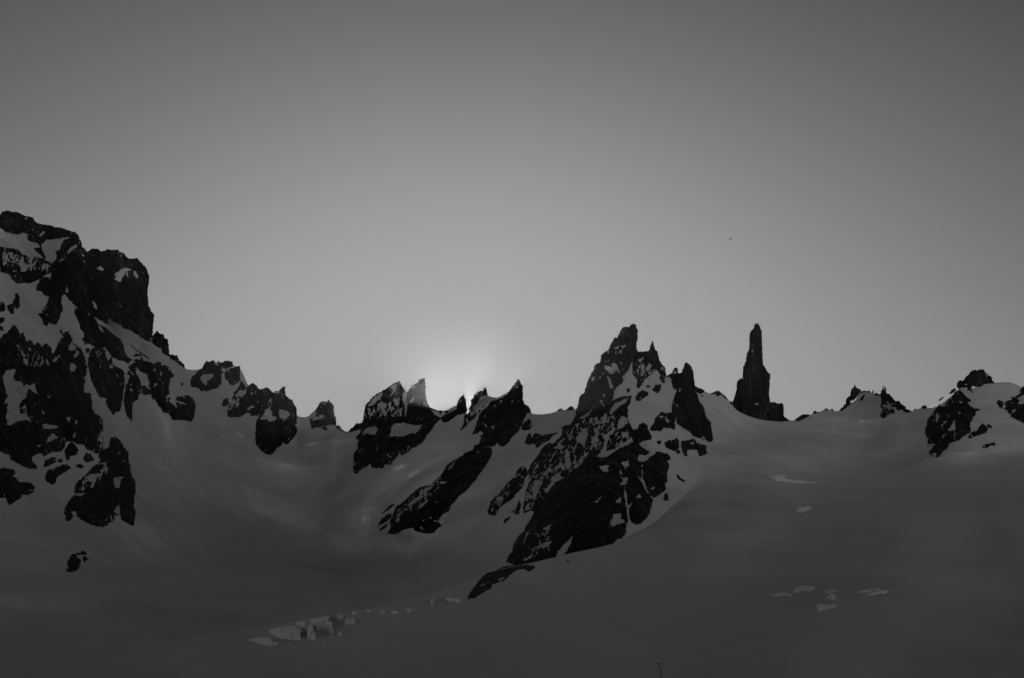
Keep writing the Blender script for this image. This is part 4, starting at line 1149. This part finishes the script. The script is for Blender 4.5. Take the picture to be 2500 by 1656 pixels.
# ------------------------------------------------------------------ bird and marker pole
def mat_plain(name, v, rough=0.7):
    m, nt, N, L, B = new_mat(name)
    g = N.new('ShaderNodeTexCoord').outputs['Object']
    c = ramp(N, L, noise(N, L, g, 9.0, 4, 0.6), [(0.3, v * 0.75), (0.7, v * 1.2)])
    L.new(c, B.inputs['Base Color']); B.inputs['Roughness'].default_value = rough
    return m

def tube(pts, rad, n=10):
    V, F = [], []
    pts = [Vector(p) for p in pts]
    for i, p in enumerate(pts):
        t = (pts[min(i + 1, len(pts) - 1)] - pts[max(i - 1, 0)]).normalized()
        a = t.cross(Vector((0.3, 1, 0.1))).normalized(); b = t.cross(a)
        for k in range(n):
            an = 2 * math.pi * k / n
            V.append(p + (a * math.cos(an) + b * math.sin(an)) * rad[i])
    for i in range(len(pts) - 1):
        for k in range(n):
            q = i * n + k; r = i * n + (k + 1) % n
            F.append((q, r, r + n, q + n))
    c0 = len(V); V.append(pts[0]); V.append(pts[-1])
    F3 = [(c0, (k + 1) % n, k) for k in range(n)] + [(c0 + 1, (len(pts) - 1) * n + k, (len(pts) - 1) * n + (k + 1) % n) for k in range(n)]
    return np.array([tuple(v) for v in V]), [np.array(F), np.array(F3)]

def pole():
    m1, m2 = mat_plain('dark_metal', 0.02), mat_plain('dark_cloth', 0.015)
    Y = 78.0
    top = place(np.array(1610.3), np.array(1619.0), Y)
    mid = place(np.array(1615.3), np.array(1656.0), Y)
    base = top + (mid - top) * 2.05
    root = bpy.data.objects.new('marker_pole', None); scene.collection.objects.link(root)
    root.location = base
    tag(root, 'thin leaning marker pole with a small dark flag at the bottom edge', 'marker pole')
    L = base * 0
    b = Vector(base); t = Vector(top)
    v, f = tube([b - b, (t - b) * .5, t - b], [0.03, 0.026, 0.02])
    o = link('pole', v, f, m1, parent=root)
    # small pennant tied just below the tip
    px = Y / FPX
    n = 9
    V = []
    for s in (-1, 1):
        for i in range(n):
            for k in range(5):
                u = i / (n - 1)
                half = (1.6 - 0.5 * u + 0.5 * math.sin(u * 7)) * px
                zc = -1.9 - 0.2 * u
                V.append((-(u * 5.2 * px) - 0.01, s * 0.008 + 0.05 * math.sin(u * 9), zc * px + (k / 4 - .5) * 2 * half))
    V = np.array(V) + np.array(t - b)
    q = grid_faces(5, n)
    N_ = n * 5
    F = [q, q[:, ::-1] + N_]
    ed = []
    ring = [i * 5 for i in range(n)] + [(n - 1) * 5 + k for k in range(1, 5)] + [i * 5 + 4 for i in range(n - 2, -1, -1)] + [k for k in range(3, 0, -1)]
    for i in range(len(ring)):
        a, c = ring[i], ring[(i + 1) % len(ring)]
        ed.append((a, c, c + N_, a + N_))
    o = link('flag', V, [np.concatenate(F), np.array(ed)], m2, parent=root)

def bird():
    m = mat_plain('dark_feathers', 0.05, 0.8)
    Y = 230.0
    c = place(np.array(1783.0), np.array(583.5), Y)
    px = Y / FPX
    root = bpy.data.objects.new('bird', None); scene.collection.objects.link(root)
    root.location = c
    tag(root, 'distant dark bird gliding with drooping wings in the empty sky', 'bird')
    # one skinned body: trunk, head, tail, wings as tapered tubes joined at the shoulders
    v1, f1 = tube([(-2.6*px, 0, .5*px), (-2.0*px, 0, .45*px), (-.9*px, 0, .2*px), (0.4*px, 0, 0), (1.5*px, .3*px, -.2*px), (2.6*px, .6*px, -.35*px)], [.12*px, .55*px, .95*px, .95*px, .5*px, .15*px])
    o = link('body', v1, f1, m, parent=root, smooth=True)
    for s in (-1, 1):
        pts = [(0, 0, .2), (1.2, s * 2.2, .9), (2.6, s * 4.4, .2), (4.2, s * 6.2, -1.2)] if s > 0 else [(0, 0, .2), (-.6, -2.0, 1.0), (.6, -4.2, .7), (2.4, -6.4, -.9)]
        V = []
        ch = [1.5, 1.35, 1.0, .25]
        for p, w in zip(pts, ch):
            for dx, dz in ((-w, 0), (-w * .3, .22), (w * .6, .12), (w, -.05), (w * .2, -.12)):
                V.append(((p[0] + dx) * px, p[1] * px, (p[2] + dz) * px))
        F = []
        for i in range(3):
            for k in range(5):
                a, b2 = i * 5 + k, i * 5 + (k + 1) % 5
                F.append((a, b2, b2 + 5, a + 5) if s > 0 else (a, a + 5, b2 + 5, b2))
        cap = np.array([(0, 1, 2, 3, 4)]) if s < 0 else np.array([(4, 3, 2, 1, 0)])
        cap2 = cap[:, ::-1] + 15
        link('wing', np.array(V), [np.array(F), np.concatenate([cap, cap2])], m, parent=root, smooth=True)

def haze():
    m = bpy.data.materials.new('haze'); m.use_nodes = True
    nt = m.node_tree; nt.nodes.clear()
    out = nt.nodes.new('ShaderNodeOutputMaterial')
    v = nt.nodes.new('ShaderNodeVolumePrincipled')
    v.inputs['Color'].default_value = (HAZE_C, HAZE_C, HAZE_C, 1)
    v.inputs['Density'].default_value = HAZE_D
    v.inputs['Anisotropy'].default_value = HAZE_G
    nt.links.new(v.outputs[0], out.inputs['Volume'])
    a = 2750.0; lo, hi = -8.0, 900.0
    V = np.array([(x, y, z) for z in (lo, hi) for y in (-a, a) for x in (-a, a)])
    F = np.array([(0, 2, 3, 1), (4, 5, 7, 6), (0, 1, 5, 4), (1, 3, 7, 5), (3, 2, 6, 7), (2, 0, 4, 6)])
    o = link('haze', V, F, m)
    tag(o, kind='stuff', label='thin mountain haze filling the air of the cirque')
HAZE_D, HAZE_C, HAZE_G = 8.0e-6, 0.225, 0.94
HAZE_ON = True

snow_mountain(); glacier(); ground()
rocks(); ices()
pole(); bird()
if HAZE_ON: haze()
